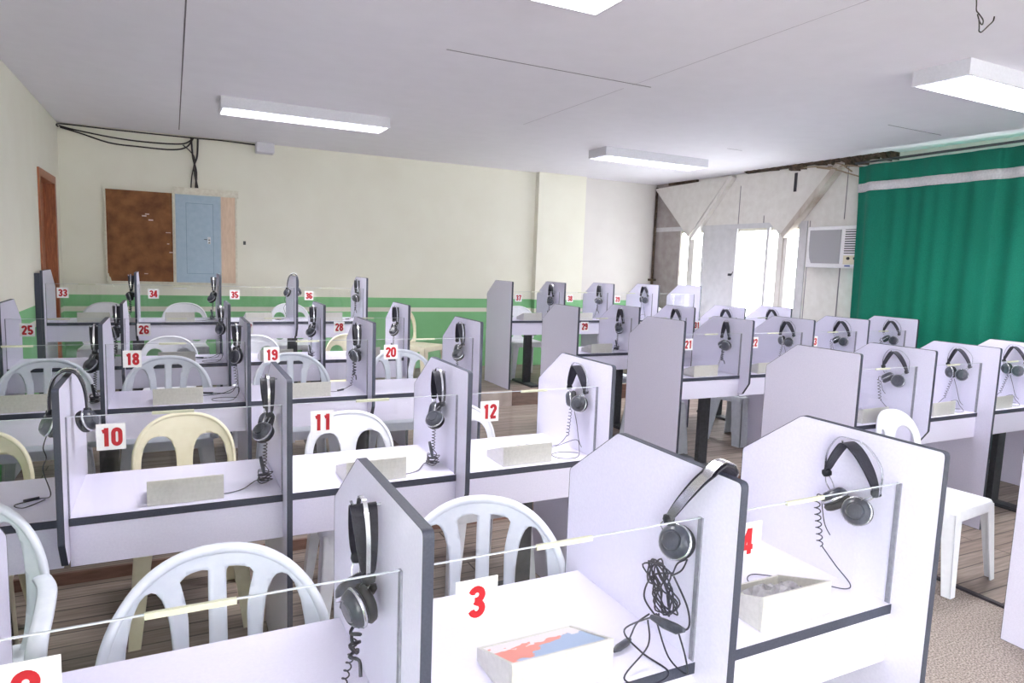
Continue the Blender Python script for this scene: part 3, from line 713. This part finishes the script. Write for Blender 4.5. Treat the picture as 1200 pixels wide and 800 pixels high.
TB = -.398     # worktop level below the hook (apex)
def headset(variant):
    """hangs on a hook on the left face of a partition: outward is -x, origin at the hook"""
    t = thing('headset', 'x', 'headphones', group='black headphones hanging in the booths')
    xc = -.034
    V = [dict(l=(.056, -.094), r=(-.095, -.105), c1=((-.04, .018, -.160), (-.2, .45, .75)), c2=((-.046, -.054, -.172), (-.85, -.35, .25))),
         dict(l=(.042, -.105), r=(-.055, -.118), c1=((-.04, .020, -.168), (-.9, .3, .2)), c2=((-.056, -.028, -.192), (-.5, -.4, .6))),
         dict(l=(.050, -.10), r=(-.088, -.098), c1=((-.038, .028, -.158), (-.8, .45, -.1)), c2=((-.044, -.050, -.164), (-.75, -.5, .2))),
         dict(l=(.034, -.11), r=(-.046, -.116), c1=((-.045, .012, -.168), (-.35, .35, .7)), c2=((-.05, -.030, -.182), (-.9, -.2, -.2)))][variant]
    ly, lz = V['l']; ry, rz = V['r']
    ap = [(ly, lz), (ly * .72, lz * .6), (ly * .34, lz * .2), (0, .0), (ry * .36, rz * .17), (ry * .74, rz * .57), (ry, rz)]
    sp = [(p.x, p.y) for p in spline([(a, b, 0) for a, b in ap], 5)]
    n = len(sp)
    ribbon(sp, [.018 + .032 * math.sin(PI * i / (n - 1)) ** .6 for i in range(n)], .004, xc).build('headband', M['leather'], t, smooth=40)
    ap2 = [(ly + .004, lz - .01), (ly * 1.05, lz * .45), (ly * .55, .006), (-.005, .014), (ry * .6, .006), (ry * 1.1, rz * .4), (ry * 1.12, rz - .012)]
    sp2 = [(p.x, p.y) for p in spline([(a, b, 0) for a, b in ap2], 5)]
    ribbon(sp2, .008, .0015, xc - .002).build('spring_band', M['chrome'], t, smooth=40)
    for (y, z) in ((ly, lz), (ry, rz)):
        MB().lathe([(.004, -.011), (.011, -.009), (.0135, 0), (.011, .009), (.004, .011)], (xc, y, z - .006), (0, .5, 1), 12).build('slider', M['cushion'], t, smooth=60)
    for (y, z), (c, ax) in (((ly, lz), V['c1']), ((ry, rz), V['c2'])):
        m2 = ((xc + c[0]) / 2 - .006, (y + c[1]) / 2 + .01, (z + c[2]) / 2)
        MB().tube(spline([(xc - .004, y, z - .01), m2, c], 5), .0014, 5).build('yoke_wire', M['chrome'], t)
        MB().tube(spline([(xc + .006, y, z - .01), (m2[0] + .012, m2[1] - .012, m2[2]), c], 5), .0014, 5).build('yoke_wire', M['chrome'], t)
        cup_parts(t, c, ax)
    c1 = V['c1'][0]
    random.seed(20 + variant)
    cd = MB()
    if variant == 0:      # coil, then along the top to a plug
        s0 = (c1[0] - .01, c1[1] + .05, c1[2] - .02)
        cd.tube(spline([(c1[0], c1[1] + .015, c1[2] - .01), (c1[0] - .005, c1[1] + .05, c1[2] - .005), s0], 6) + coil(s0, (-.03, .06, -.315), 7, .008, 10), .0017, 5)
        cd.tube(spline([(-.03, .052, -.315), (-.022, .01, -.355), (-.024, -.04, TB + .012), (-.05, -.045, TB + .005), (-.08, -.01, TB + .005)], 8), .0017, 5)
        cd.tube(spline([(-.13, .035, TB + .006), (-.17, .085, TB + .004), (-.22, .12, TB + .004), (-.26, .10, TB + .004), (-.27, .06, TB + .004)], 8), .0017, 5)
        cd.tube(spline([(c1[0], c1[1] + .04, c1[2] - .03), (-.045, .04, -.24), (-.055, .012, -.262)], 6), .0015, 5)
        pl = MB().tube([(-.075, -.015, TB + .007), (-.085, -.006, TB + .008), (-.12, .025, TB + .008), (-.135, .04, TB + .007)], [.004, .007, .007, .004], 8)
    elif variant == 1:    # hangs straight with a coiled stretch, clump on the worktop
        s0 = (c1[0], c1[1] - .005, c1[2] - .05)
        cd.tube(spline([(c1[0], c1[1], c1[2] - .02), s0], 4) + coil(s0, (-.045, .01, TB + .07), 9, .007, 10), .0018, 5)
        pts = [(-.045, .01, TB + .07)]
        for q in range(26):
            a = q * 2.1; pts.append((-.05 + .034 * math.cos(a) * random.uniform(.5, 1), .005 + .04 * math.sin(a) * random.uniform(.5, 1), TB + .006 + .05 * (1 - q / 26) * random.uniform(.4, 1)))
        pts += [(-.09, .01, TB + .004), (-.13, -.05, TB + .004), (-.19, -.075, TB + .004), (-.235, -.05, TB + .006)]
        cd.tube(spline(pts, 6), .0018, 5)
        pl = MB().tube([(-.058, .02, TB + .1), (-.05, .012, TB + .06), (-.047, .008, TB + .035)], [.006, .008, .005], 8)
    elif variant == 2:    # coil with wide loops lying on the worktop
        s0 = (c1[0] - .01, c1[1] - .02, c1[2] - .04)
        cd.tube(spline([(c1[0], c1[1], c1[2] - .02), s0], 4) + coil(s0, (-.03, .055, -.335), 8, .007, 10), .0016, 5)
        cd.tube(spline([(-.03, .055, -.335), (-.06, .09, TB + .01), (-.14, .13, TB + .004), (-.24, .16, TB + .004), (-.28, .11, TB + .004), (-.2, .07, TB + .004), (-.1, .04, TB + .02), (-.03, -.02, TB + .06), (-.03, -.05, TB + .03), (-.07, -.1, TB + .004), (-.15, -.09, TB + .004), (-.16, -.03, TB + .004), (-.1, -.005, TB + .004), (-.04, -.06, TB + .01)], 8), .0016, 5)
        cd.tube(spline([(c1[0], c1[1] - .03, c1[2] - .04), (-.03, -.02, -.26), (-.03, -.045, -.335), (-.03, -.07, -.36)], 6), .0016, 5)
        pl = MB().tube([(-.15, .125, TB + .006), (-.2, .147, TB + .006)], [.006, .005], 8)
    else:                 # cord wound round itself, hanging short
        s0 = (c1[0] - .005, c1[1], c1[2] - .03)
        pts = [s0]
        for q in range(16): pts.append((-.045 + .010 * math.cos(q * 2.3), .004 + .012 * math.sin(q * 2.3), c1[2] - .035 - .10 * q / 16))
        pts += [(-.04, -.01, -.30), (-.04, -.022, -.325)]
        cd.tube(spline(pts, 5), .0034, 6)
        s1 = (-.04, .02, -.27)
        cd.tube(coil(s1, (-.06, .03, TB + .03), 6, .006, 10) + spline([(-.06, .03, TB + .03), (-.1, .05, TB + .005), (-.16, .0, TB + .004), (-.2, .03, TB + .004)], 6), .0016, 5)
        pl = MB().tube([(-.1, .045, TB + .006), (-.14, .015, TB + .006)], [.006, .005], 8)
    c = cd.build('cord', M['cord'], t, smooth=60)
    pl.build('inline_control', M['cup'], c, smooth=60)
    return t

def straddle(knot, yoff=0):
    """headband laid over the top edge of a partition, one cup on each side; origin on the top edge"""
    t = thing('headset', 'x', 'headphones', group='black headphones hanging in the booths')
    LEAN = .68 if knot else .15
    e = LEAN * .125
    arch = [(-.052, -.13), (-.050, -.075), (-.036, -.015), (-.006, .016), (.026, .010), (.044, -.03), (.050, -.08), (.05, -.12)]
    sp = [(p.x, p.y) for p in spline([(a, b, 0) for a, b in arch], 6)]
    def rib(path, wid, th, yc):
        m = ribbon(path, wid, th, yc)
        m.v = [(v[1], v[0] + LEAN * -min(0, v[2]), v[2]) for v in m.v]; return m
    n = len(sp)
    rib(sp, [.016 + (.026 if knot else .05) * math.sin(PI * i / (n - 1)) ** .6 for i in range(n)], .004, .03).build('headband', M['leather'], t, smooth=40)
    sp2 = [(a * 1.1, b + .007) for a, b in sp]
    rib(sp2, .026 if knot else .012, .0016, .026).build('spring_band', M['chrome'], t, smooth=40)
    for s, cz, ax in ((-1, -.165, (-.85, -.3, .35)), (1, -.155, (.85, -.3, .35))):
        c = (s * .055, .03 + e * .65, cz)
        MB().lathe([(.004, -.011), (.011, -.009), (.0135, 0), (.011, .009), (.004, .011)], (s * .052, .03 + e, -.125), (0, .2, 1), 12).build('slider', M['cushion'], t, smooth=60)
        MB().tube(spline([(s * .052, .03 + e, -.12), (s * .07, .035 + e, -.14), c], 5), .0016, 5).build('yoke_wire', M['chrome'], t)
        cup_parts(t, c, ax)
    cd = MB(); tb = -(HP - .75)
    random.seed(11)
    if knot:
        kc = Vector((-.06, .105, -.275))
        cd.tube(spline([(-.055, .05, -.19), (-.055, .075, -.21), (-.058, .085, -.24)], 6), .002, 6)
        cd.tube(spline([(-.06, .04, -.185), (-.06, .055, -.215), (-.058, .085, -.24)], 6), .002, 6)
        pts = []
        for q in range(60):
            a = q * 2 * PI / 7.3
            rr = .068 * (.6 + .4 * math.sin(q * 1.7)); pts.append((kc.x + .012 * math.sin(q * 2.2), kc.y + .01 + rr * 1.05 * math.cos(a), kc.z - .005 + rr * .85 * math.sin(a)))
        cd.tube(spline(pts, 5), .0019, 6)
        cd.tube(spline([(-.058, .085, -.235), (-.058, .15, -.27), (-.058, .175, -.33), (-.058, .13, -.355), (-.058, .12, -.345)], 8), .0022, 6)
        cd.tube(spline([(-.058, .08, -.24), (-.058, .03, -.29), (-.058, .03, -.335), (-.058, .10, -.35), (-.058, .13, -.35)], 8), .0022, 6)
        cd.tube(spline([(-.06, .13, -.355), (-.12, .16, -.39), (-.10, .12, tb + .006), (-.09, .04, tb + .004), (-.15, .02, tb + .004), (-.19, .06, tb + .004), (-.1, .1, -.40), (-.08, .13, -.36)], 8), .002, 6)
        cd.tube(spline([(-.058, .06, -.345), (-.055, .03, -.40), (-.06, .02, tb + .004), (-.075, .06, -.41), (-.07, .11, -.36)], 8), .002, 6)
        cd.tube(spline([(-.06, .15, -.36), (-.08, .166, -.385), (-.095, .166, -.41), (-.10, .165, tb + .013)], 8), .002, 6)
        c = cd.build('cord', M['cord'], t, smooth=60)
        MB().tube([(-.098, .165, tb + .013), (-.108, .162, tb + .01), (-.142, .15, tb + .009), (-.157, .145, tb + .008)], [.004, .0085, .0085, .004], 8).build('inline_control', M['cup'], c, smooth=60)
        MB().tube([(-.07, .13, -.355), (-.068, .09, -.35), (-.066, .05, -.343), (-.065, .03, -.335)], [.006, .011, .011, .005], 8).build('inline_control', M['cup'], c, smooth=60)
    else:
        cd.tube(spline([(-.06, .045, -.19), (-.075, .05, -.24), (-.065, .03, -.27), (-.08, .06, -.32), (-.06, .05, tb + .03), (-.1, .1, tb + .004), (-.16, .06, tb + .004), (-.13, .02, tb + .004), (-.08, .08, tb + .006)], 8), .0018, 6)
        c = cd.build('cord', M['cord'], t, smooth=60)
        MB().tube([(-.1, .1, tb + .007), (-.14, .08, tb + .008)], [.006, .005], 8).build('inline_control', M['cup'], c, smooth=60)
    return t

HS = {}
def place_headset(b, r, p, kind, label):
    x0 = (LX if b == 0 else RX)[r] + (WL if b == 0 else WR) * p; y0 = (LY if b == 0 else RY)[r]; z0 = (RZ if b == 0 else RZR)[r]
    if kind in ('k', 's'): loc = (x0, y0 + (.045 if kind == 'k' else .22), z0 + HP)
    else:
        loc = (x0 - TH / 2, y0 + .24 + random.uniform(-.006, .006), z0 + HP - .034)
        hk = get('hook', lambda: MB().tube([(-TH / 2, .24, HP - .038), (-TH / 2 - .05, .24, HP - .038), (-TH / 2 - .056, .24, HP - .026)], .003, 6).mesh('hook', M['chrome'], 50))
        obj('hook', hk, PART[id(ROWS[b, r]), p])
    if kind not in HS:
        HS[kind] = straddle(kind == 'k') if kind in ('k', 's') else headset(kind)
        HS[kind].location = loc; HS[kind]['label'] = label
    else: dup(HS[kind], loc, 0, label)
HANGS = [
    (0, 0, 2, 3, 'black headphones on the foreground partition left of the white slatted chair'),
    (0, 0, 3, 'k', 'headphones slung over the foreground partition with a knotted bundle of cord'),
    (0, 0, 4, 0, 'headphones with a stretched coil cord in the booth with card 4'),
    (0, 1, 1, 's', 'headphones slung over the partition just left of card 10'),
    (0, 1, 2, 1, 'headphones hanging at the right side of the booth with card 10'),
    (0, 1, 3, 1, 'headphones hanging at the right side of the booth with card 11'),
    (0, 1, 4, 2, 'headphones with loops of cord in the booth with card 12'),
    (0, 2, 1, 1, 'dark headphones on the partition just left of card 18'),
    (0, 2, 2, 2, 'headphones hanging at the right side of the booth with card 18'),
    (0, 2, 3, 3, 'bunched headphones with wound cord at the right of the booth with card 19'),
    (0, 2, 4, 1, 'headphones hanging at the right side of the booth with card 20'),
    (0, 3, 1, 3, 'headphones on the partition just left of card 26'),
    (0, 3, 2, 2, 'headphones hanging at the right side of the booth with card 26'),
    (0, 3, 3, 1, 'headphones on the partition just left of card 28'),
    (0, 3, 4, 1, 'headphones hanging at the right side of the booth with card 28'),
    (0, 4, 1, 3, 'headphones hanging at the right side of the booth with card 33'),
    (0, 4, 2, 1, 'headphones hanging at the right side of the booth with card 34'),
    (0, 4, 3, 's', 'headphones slung over the partition just left of card 36'),
    (0, 4, 4, 3, 'headphones hanging at the right side of the booth with card 36'),
    (1, 1, 1, 0, 'leftmost headphones of the right row under the green curtain'),
    (1, 1, 2, 2, 'second headphones from the left in the right row under the green curtain'),
    (1, 1, 3, 2, 'headphones cut by the right photo edge below the green curtain'),
    (1, 2, 1, 3, 'headphones hanging at the right side of the booth with card 21'),
    (1, 2, 2, 2, 'headphones hanging at the right side of the booth with card 22'),
    (1, 2, 3, 0, 'headphones second from the right in the row in front of the curtain bottom'),
    (1, 2, 4, 0, 'headphones on the last booth partition against the curtain bottom'),
    (1, 3, 1, 1, 'headphones hanging at the right side of the booth with card 29'),
    (1, 3, 2, 2, 'headphones half hidden by the partition behind card 21'),
    (1, 3, 3, 0, 'headphones showing only a thin band above the booth of card 21'),
    (1, 3, 4, 0, 'headphones showing only a thin band in front of the bright window'),
    (1, 4, 1, 1, 'headphones hanging at the right side of the booth with card 37'),
    (1, 4, 2, 3, 'headphones hanging at the right side of the booth with card 38'),
    (1, 4, 3, 2, 'headphones hanging at the right side of the booth with card 39'),
]
for h in HANGS: place_headset(*h)

# ------------------------------------------------------------------ wedge-shaped consoles
def console(kind):
    t = thing('desk_console', 'x', 'console box', group='ivory wedge consoles on the worktops')
    W, F, K, D = .118, .085, .03, .165     # half width, front height, back height, depth
    sec = [(0, 0), (0, F), (D, K), (D, 0)]
    s = MB()
    s.box(-W, W, 0, .007, 0, F)
    for sx in (-1, 1): s.prism([(.007, 0), (.007, F - .001), (D, K), (D, 0)], 'x', sx * W, sx * (W - .007))
    s.box(-W + .007, W - .007, D - .007, D, 0, K).box(-W + .007, W - .007, .007, D - .007, 0, .008)
    s.build('casing', M['console'], t, smooth=0, bevel=.0012)
    lid = {'plain': .004, 'print': .003, 'open': .03}[kind]
    f = lambda y: F - (F - K) * (y - 0) / D - lid
    m = {'plain': M['console'], 'print': M['print'], 'open': M['console_dark']}[kind]
    MB().prism([(.007, f(.007)), (D - .007, f(D - .007)), (D - .007, max(.004, f(D - .007) - .005)), (.007, f(.007) - .005)], 'x', -W + .007, W - .007).build('top_panel', m, t, smooth=0)
    if kind == 'plain':
        MB().prism([(.05, f(.05) + .0008), (.13, f(.13) + .0008), (.13, f(.13) - .002), (.05, f(.05) - .002)], 'x', -.07, -.02).build('control_strip', M['console_dark'], t, smooth=0)
    return t
CON = {}
def place_console(b, r, i, kind, label):
    x0 = (LX if b == 0 else RX)[r] + (WL if b == 0 else WR) * i + .337; y0 = (LY if b == 0 else RY)[r] + .117; z0 = (RZ if b == 0 else RZR)[r] + .7502
    loc = (x0 + random.uniform(-.012, .012), y0 + random.uniform(0, .01), z0)
    if kind not in CON:
        CON[kind] = console(kind); CON[kind].location = loc; CON[kind]['label'] = label
    else: dup(CON[kind], loc, random.uniform(0, .04), label)
num = lambda b, r, i: (1 if b == 0 else 5) + 8 * r + i
for b, r, i in [(0, 1, 1), (0, 1, 2), (0, 1, 3), (0, 2, 0), (0, 2, 1), (0, 2, 2), (0, 3, 1), (0, 3, 2), (0, 3, 3), (0, 4, 0), (0, 4, 1), (0, 4, 2), (0, 4, 3), (1, 1, 0), (1, 1, 1), (1, 1, 2), (1, 2, 0), (1, 2, 1), (1, 3, 0), (1, 4, 0), (1, 4, 1)]:
    n = num(b, r, i)
    lab = 'ivory wedge console on the worktop of the booth with card %d' % n
    if n == 17: lab = 'ivory console in the booth left of the one with card 18'
    if b == 1 and r == 1: lab = ['ivory console left of the white chair top in the right row', 'second ivory console from the left in the row below the curtain', 'ivory console at the right photo edge below the curtain'][i]
    place_console(b, r, i, 'plain', lab)
place_console(0, 0, 2, 'print', 'ivory console with a faded red and blue print in the foreground')
place_console(0, 0, 3, 'open', 'open ivory console holding crumpled paper beside card 4')
# loose contents
cx, cy = LX[0] + WL * 3 + .337, LY[0] + .117
def crumple(name, c, sx, sy, h, m, label, cat, seed, z0):
    random.seed(seed); mb = MB(); n = 9
    for i in range(n):
        for j in range(n):
            u, v = i / (n - 1) - .5, j / (n - 1) - .5
            mb.v.append((u * sx, v * sy, random.uniform(0, h) * (1 - 1.4 * (u * u + v * v)) + h * .3 - .32 * v * sy))
    for i in range(n - 1):
        for j in range(n - 1):
            a = i * n + j; mb.f.append((a, a + n, a + n + 1, a + 1))
    o = mb.build(name, m, None, (c[0], c[1], z0), smooth=0)
    s = o.modifiers.new('t', 'SOLIDIFY'); s.thickness = .001
    return tag(o, label, cat)
crumple('crumpled_paper', (cx - .01, cy + .08), .15, .10, .035, M['paper'], 'crumpled grey paper lying in the open console beside card 4', 'paper', 4, RZ[0] + .782)
crumple('paper_sheet', (cx - .075, cy + .075), .07, .10, .008, M['pink'], 'small pinkish paper at the left end of the open console', 'paper', 6, RZ[0] + .788)
t = thing('cardboard_box', 'small tan box on the worktop of the booth with card 20', 'box', (1.42, LY[2] + .2, T2 + .7502))
MB().box(-.05, .05, -.06, .06, 0, .055).build('carton', M['tan_box'], t, smooth=0, bevel=.003)
MB().box(-.03, .03, -.061, -.0595, .012, .04).build('carton_label', M['paper'], t, smooth=0)

# ------------------------------------------------------------------ plastic chairs
def arch(x, z, w, h, z0, p=2.6, hb=None):
    zz = max(0, (z - z0) / (h - z0)); hw = w / 2
    return (abs(x / hw) ** p + zz ** p) ** (1 / p) - 1
def ell(x, z, cx, cz, rx, rz, p=2.2):
    return (abs((x - cx) / rx) ** p + abs((z - cz) / rz) ** p) ** (1 / p) - 1
def back_place(lean, bow):
    def f(u, v):
        return (u, lean * (v - .44) + .02 - bow * u * u * 4, v)
    return f
SEAT = .44
def legs_and_seat(t, m, wf, wb, d, topw=.07, botw=.045, splay=.03):
    # seat: slightly dished pan with rolled edge, local front is -y
    poly = fillet([(-wf / 2, -d), (wf / 2, -d), (wb / 2, .0), (-wb / 2, .0)], [.06, .06, .03, .03], 6)
    inn = inset(poly, .02)
    s = MB(); n = len(poly)
    if 1:
        cxm = 0; cym = -d / 2
        rings = [(poly, SEAT - .055), (poly, SEAT - .012), (inset(poly, .006), SEAT - .002), (inn, SEAT), ([(x * .62, (y - cym) * .62 + cym) for x, y in poly], SEAT - .012)]
        for pl, z in rings:
            s.v += [(x, y, z) for x, y in pl]
        for k in range(len(rings) - 1):
            for i in range(n):
                j = (i + 1) % n; s.f.append((k * n + i, k * n + j, (k + 1) * n + j, (k + 1) * n + i))
        s.f.append(tuple((len(rings) - 1) * n + i for i in range(n)))
        # underside
        b0 = len(s.v); s.v += [(x, y, SEAT - .055) for x, y in inset(poly, .01)]; s.v += [(x, y, SEAT - .03) for x, y in inset(poly, .012)]
        for i in range(n):
            j = (i + 1) % n
            s.f.append((j, i, b0 + i, b0 + j)); s.f.append((b0 + j, b0 + i, b0 + n + i, b0 + n + j))
        s.f.append(tuple(b0 + n + i for i in reversed(range(n))))
    s.build('seat', m, t, smooth=50)
    for sx in (-1, 1):
        for front in (True, False):
            w = wf if front else wb
            xt = sx * (w / 2 - .006); yt = -d + .008 if front else -.005
            dy = -1 if front else 1
            xb = xt + sx * splay; yb = yt + dy * (splay if front else splay + .03)
            # L-shaped leg: two tapering flanges meeting at the outer corner
            lg = MB(); th = .007
            zt = SEAT - .02
            def flange(ax):
                if ax == 'x':   # flange along x
                    lg.hexa([(xb, yb, 0), (xb - sx * botw, yb, 0), (xb - sx * botw, yb - dy * th, 0), (xb, yb - dy * th, 0)], [(xt, yt, zt), (xt - sx * topw, yt, zt), (xt - sx * topw, yt - dy * th, zt), (xt, yt - dy * th, zt)])
                else:
                    lg.hexa([(xb, yb, 0), (xb, yb - dy * botw, 0), (xb - sx * th, yb - dy * botw, 0), (xb - sx * th, yb, 0)], [(xt, yt, zt), (xt, yt - dy * topw, zt), (xt - sx * th, yt - dy * topw, zt), (xt - sx * th, yt, zt)])
            flange('x'); flange('y')
            lg.build('leg', m, t, smooth=30)

def chair_a(m, mname):
    """armless stacking chair, rounded back with two oval holes"""
    t = thing('plastic_chair', 'x', 'chair')
    H, W = .84, .42
    def sdf(x, z):
        d = arch(x, z, W, H, .62, 2.5)
        if z < .62: d = abs(x) / (W / 2 - .02 * (.62 - z) / .18) - 1
        for s in (-1, 1):
            e = ell(x, z, s * .108, .598, .074 + .0 * z, .150, 2.6)
            d = max(d, -e)
        return d
    pm = panel_mesh(sdf, -.22, .22, .41, .85, .0125, back_place(.16, .30))
    o = pm.build('backrest', m, t, smooth=80); so = o.modifiers.new('s', 'SOLIDIFY'); so.thickness = .012; so.offset = 0
    # rolled outer edge of the back
    pts = []
    for k in range(41):
        a = PI * k / 40; c, s_ = math.cos(a), math.sin(a)
        x = -W / 2 * (abs(c) ** (2 / 2.5)) * (1 if c > 0 else -1); z = .62 + (H - .62) * s_ ** (2 / 2.5)
        pts.append((x, z))
    pts = [(-W / 2 + .018, .45), (-W / 2 + .008, .54)] + pts + [(W / 2 - .008, .54), (W / 2 - .018, .45)]
    f = back_place(.16, .30)
    MB().tube([f(x, z) for x, z in pts], 1.0, 8, flat=(.013, .009, (0, 1, .1))).build('back_rim', m, t, smooth=80)
    legs_and_seat(t, m, .43, .39, .42)
    return t

def chair_b(m, mname):
    """armchair with a fan back: centre slat, two curved slats, oval openings at the sides"""
    t = thing('plastic_armchair', 'x', 'chair')
    H, W = .86, .50
    def sdf(x, z):
        d = arch(x, z, W, H, .60, 2.4)
        if z < .60: d = abs(x) / (W / 2 - .03 * (.6 - z) / .16) - 1
        ax = abs(x)
        e = ell(ax, z, .152, .60, .052, .195, 2.2)              # side ovals
        d = max(d, -e)
        top = .815 - 1.0 * ax * ax
        inner = .068 + (.018 * max(0, (z - .70) / .1) ** 1.5)    # openings beside the centre slat
        g = max((.021 - ax) / .03, (ax - inner) / .03, (z - top) / .03, (.46 - z) / .03)
        d = max(d, -g)
        return d
    f = back_place(.20, .40)
    pm = panel_mesh(sdf, -.26, .26, .41, .88, .0125, f)
    o = pm.build('backrest', m, t, smooth=80); so = o.modifiers.new('s', 'SOLIDIFY'); so.thickness = .014; so.offset = 0
    pts = []
    for k in range(41):
        a = PI * k / 40; c, s_ = math.cos(a), math.sin(a)
        pts.append((-W / 2 * (abs(c) ** (2 / 2.4)) * (1 if c > 0 else -1), .60 + (H - .60) * s_ ** (2 / 2.4)))
    pts = [(-W / 2 + .025, .45), (-W / 2 + .01, .53)] + pts + [(W / 2 - .01, .53), (W / 2 - .025, .45)]
    MB().tube([f(x, z) for x, z in pts], 1.0, 8, flat=(.018, .012, (0, 1, .1))).build('back_rim', m, t, smooth=80)
    for s in (-1, 1):
        p = spline([(s * .243, -.07, .655), (s * .262, -.16, .655), (s * .262, -.30, .645), (s * .255, -.385, .62), (s * .25, -.405, .56), (s * .245, -.40, .43)], 6)
        MB().tube(p, 1.0, 10, flat=(.024, .010, (1, 0, 0))).build('armrest', m, t, smooth=80)
    legs_and_seat(t, m, .49, .44, .44)
    return t

def stool():
    t = thing('plastic_stool', 'x', 'stool')
    m = M['stool']
    legs_and_seat(t, m, .38, .38, .36, topw=.12, botw=.09, splay=.03)
    sl = MB()
    for k in range(5): sl.box(-.11, .11, -.27 + k * .045, -.255 + k * .045, SEAT - .013, SEAT - .008)
    sl.build('seat_slats', M['alu'], t, smooth=0)
    return t

CH = {}
GROUP = {'a': 'armless plastic chairs with two-hole backs', 'b': 'plastic armchairs with slatted fan backs', 's': 'plastic stools under the right desks'}
def put(kind, colr, x, y, z, rz, label):
    k = (kind, colr)
    if k not in CH:
        CH[k] = stool() if kind == 's' else (chair_a if kind == 'a' else chair_b)(M['chair_' + colr], colr)
        CH[k].location = (x, y, z); CH[k].rotation_euler = (0, 0, rz); CH[k]['label'] = label; CH[k]['group'] = GROUP[kind]
    else: dup(CH[k], (x, y, z), rz, label)
R_ = math.radians
put('b', 'blue', .82, LY[0] + .82, .004, R_(-24), 'white slatted armchair in the foreground booth left of card 4')
put('b', 'blue', .085, LY[0] + .72, .004, 0, 'pale slatted armchair behind the worktop of the booth with card 2')
put('b', 'blue', -.60, LY[0] + 1.34, .004, R_(4), 'pale chair cut off by the left photo edge in front of the cream chair')
put('a', 'cream', .035, LY[1] + 1.04, .004, R_(2), 'cream chair with two oval holes behind the booth with card 10')
put('a', 'cream', -.74, LY[1] + .93, .004, R_(-3), 'cream chair cut off by the left photo edge')
put('a', 'white', .757, LY[1] + .86, .004, 0, 'white two-hole chair behind the booth with card 11')
put('a', 'white', 1.33, LY[1] + .88, .004, R_(3), 'white chair half hidden behind the partition left of card 12')
put('b', 'blue', -.685, LY[2] + 1.02, T2, R_(2), 'pale slatted armchair in the booth left of card 18')
put('b', 'blue', -.04, LY[2] + 1.02, T2, 0, 'pale slatted armchair in the booth with card 18')
put('b', 'blue', .715, LY[2] + 1.02, T2, R_(-2), 'pale slatted armchair in the booth with card 19')
put('b', 'blue', 1.50, LY[2] + 1.05, T2, R_(-4), 'pale slatted armchair in the booth with card 20')
put('a', 'white', -.037, LY[3] + .95, T2, 0, 'white two-hole chair in the booth with card 26')
put('a', 'white', .62, LY[3] + .95, T2, R_(3), 'white two-hole chair between card 19 and the booth with card 28')
put('a', 'cream', 1.42, LY[3] + .93, T2, R_(-3), 'cream chair behind the booth with card 28')
put('a', 'white', -.60, LY[4] + 1.16, T3, 0, 'white two-hole chair against the back wall beside card 33')
put('a', 'white', .10, LY[4] + 1.16, T3, 0, 'white two-hole chair against the back wall below card 35')
put('a', 'white', 1.15, LY[4] + 1.18, T3, R_(2), 'white two-hole chair at the back wall beside card 36')
put('a', 'cream', 2.33, 7.36, T3, R_(38), 'cream chair turned sideways in the aisle against the green wall')
put('a', 'white', 3.86, RY[4] + .98, T3, R_(-6), 'white chair behind the booth with card 37')
put('a', 'white', 6.06, RY[4] + 1.05, T3, 0, 'white chair at the far right corner beyond card 39')
put('a', 'white', 3.66, RY[0] + 1.42, .004, R_(6), 'white two-hole chair standing behind the right foreground row')
put('s', 'x', 4.60, RY[2] + .98, T2, R_(8), 'grey plastic stool under the right booths beyond the steel leg')
put('s', 'x', 3.68, RY[2] + .98, T2, R_(-5), 'grey plastic stool half hidden left of the steel leg below card 21')
put('s', 'x', 4.02, RY[3] + .80, T2, R_(5), 'grey plastic stool under the booth with card 29')

o = MB().tube(spline(WIRE, 6), .0028, 6).build('dangling_wire', M['cable'], smooth=80)
tag(o, 'loose black wire dangling from the ceiling at the top right', 'wire')

# ------------------------------------------------------------------ camera, sky, view
cam = bpy.data.cameras.new('camera'); co = bpy.data.objects.new('camera', cam); COL.objects.link(co)
Fv = Vector((.44600298, .88769629, -.11435309)); Rv = Vector((.89483848, -.44490554, .03637531)); Uv = Vector((.01858609, .11855104, .992774))
mw = Matrix.Identity(4)
for i in range(3): mw[i][0] = Rv[i]; mw[i][1] = Uv[i]; mw[i][2] = -Fv[i]
mw[0][3], mw[1][3], mw[2][3] = 0, 0, 1.602
co.matrix_world = mw
cam.sensor_width = 36; cam.lens = 793.85 / 1200 * 36; cam.clip_start = .02
S.camera = co
wd = bpy.data.worlds.new('daylight'); S.world = wd; wd.use_nodes = True
bg = wd.node_tree.nodes['Background']; bg.inputs[0].default_value = (.95, .98, 1, 1); bg.inputs[1].default_value = 8.0
S.view_settings.view_transform = 'Standard'; S.view_settings.look = 'None'; S.view_settings.gamma = 1; S.view_settings.use_curve_mapping = False
S.view_settings.exposure = 0.80
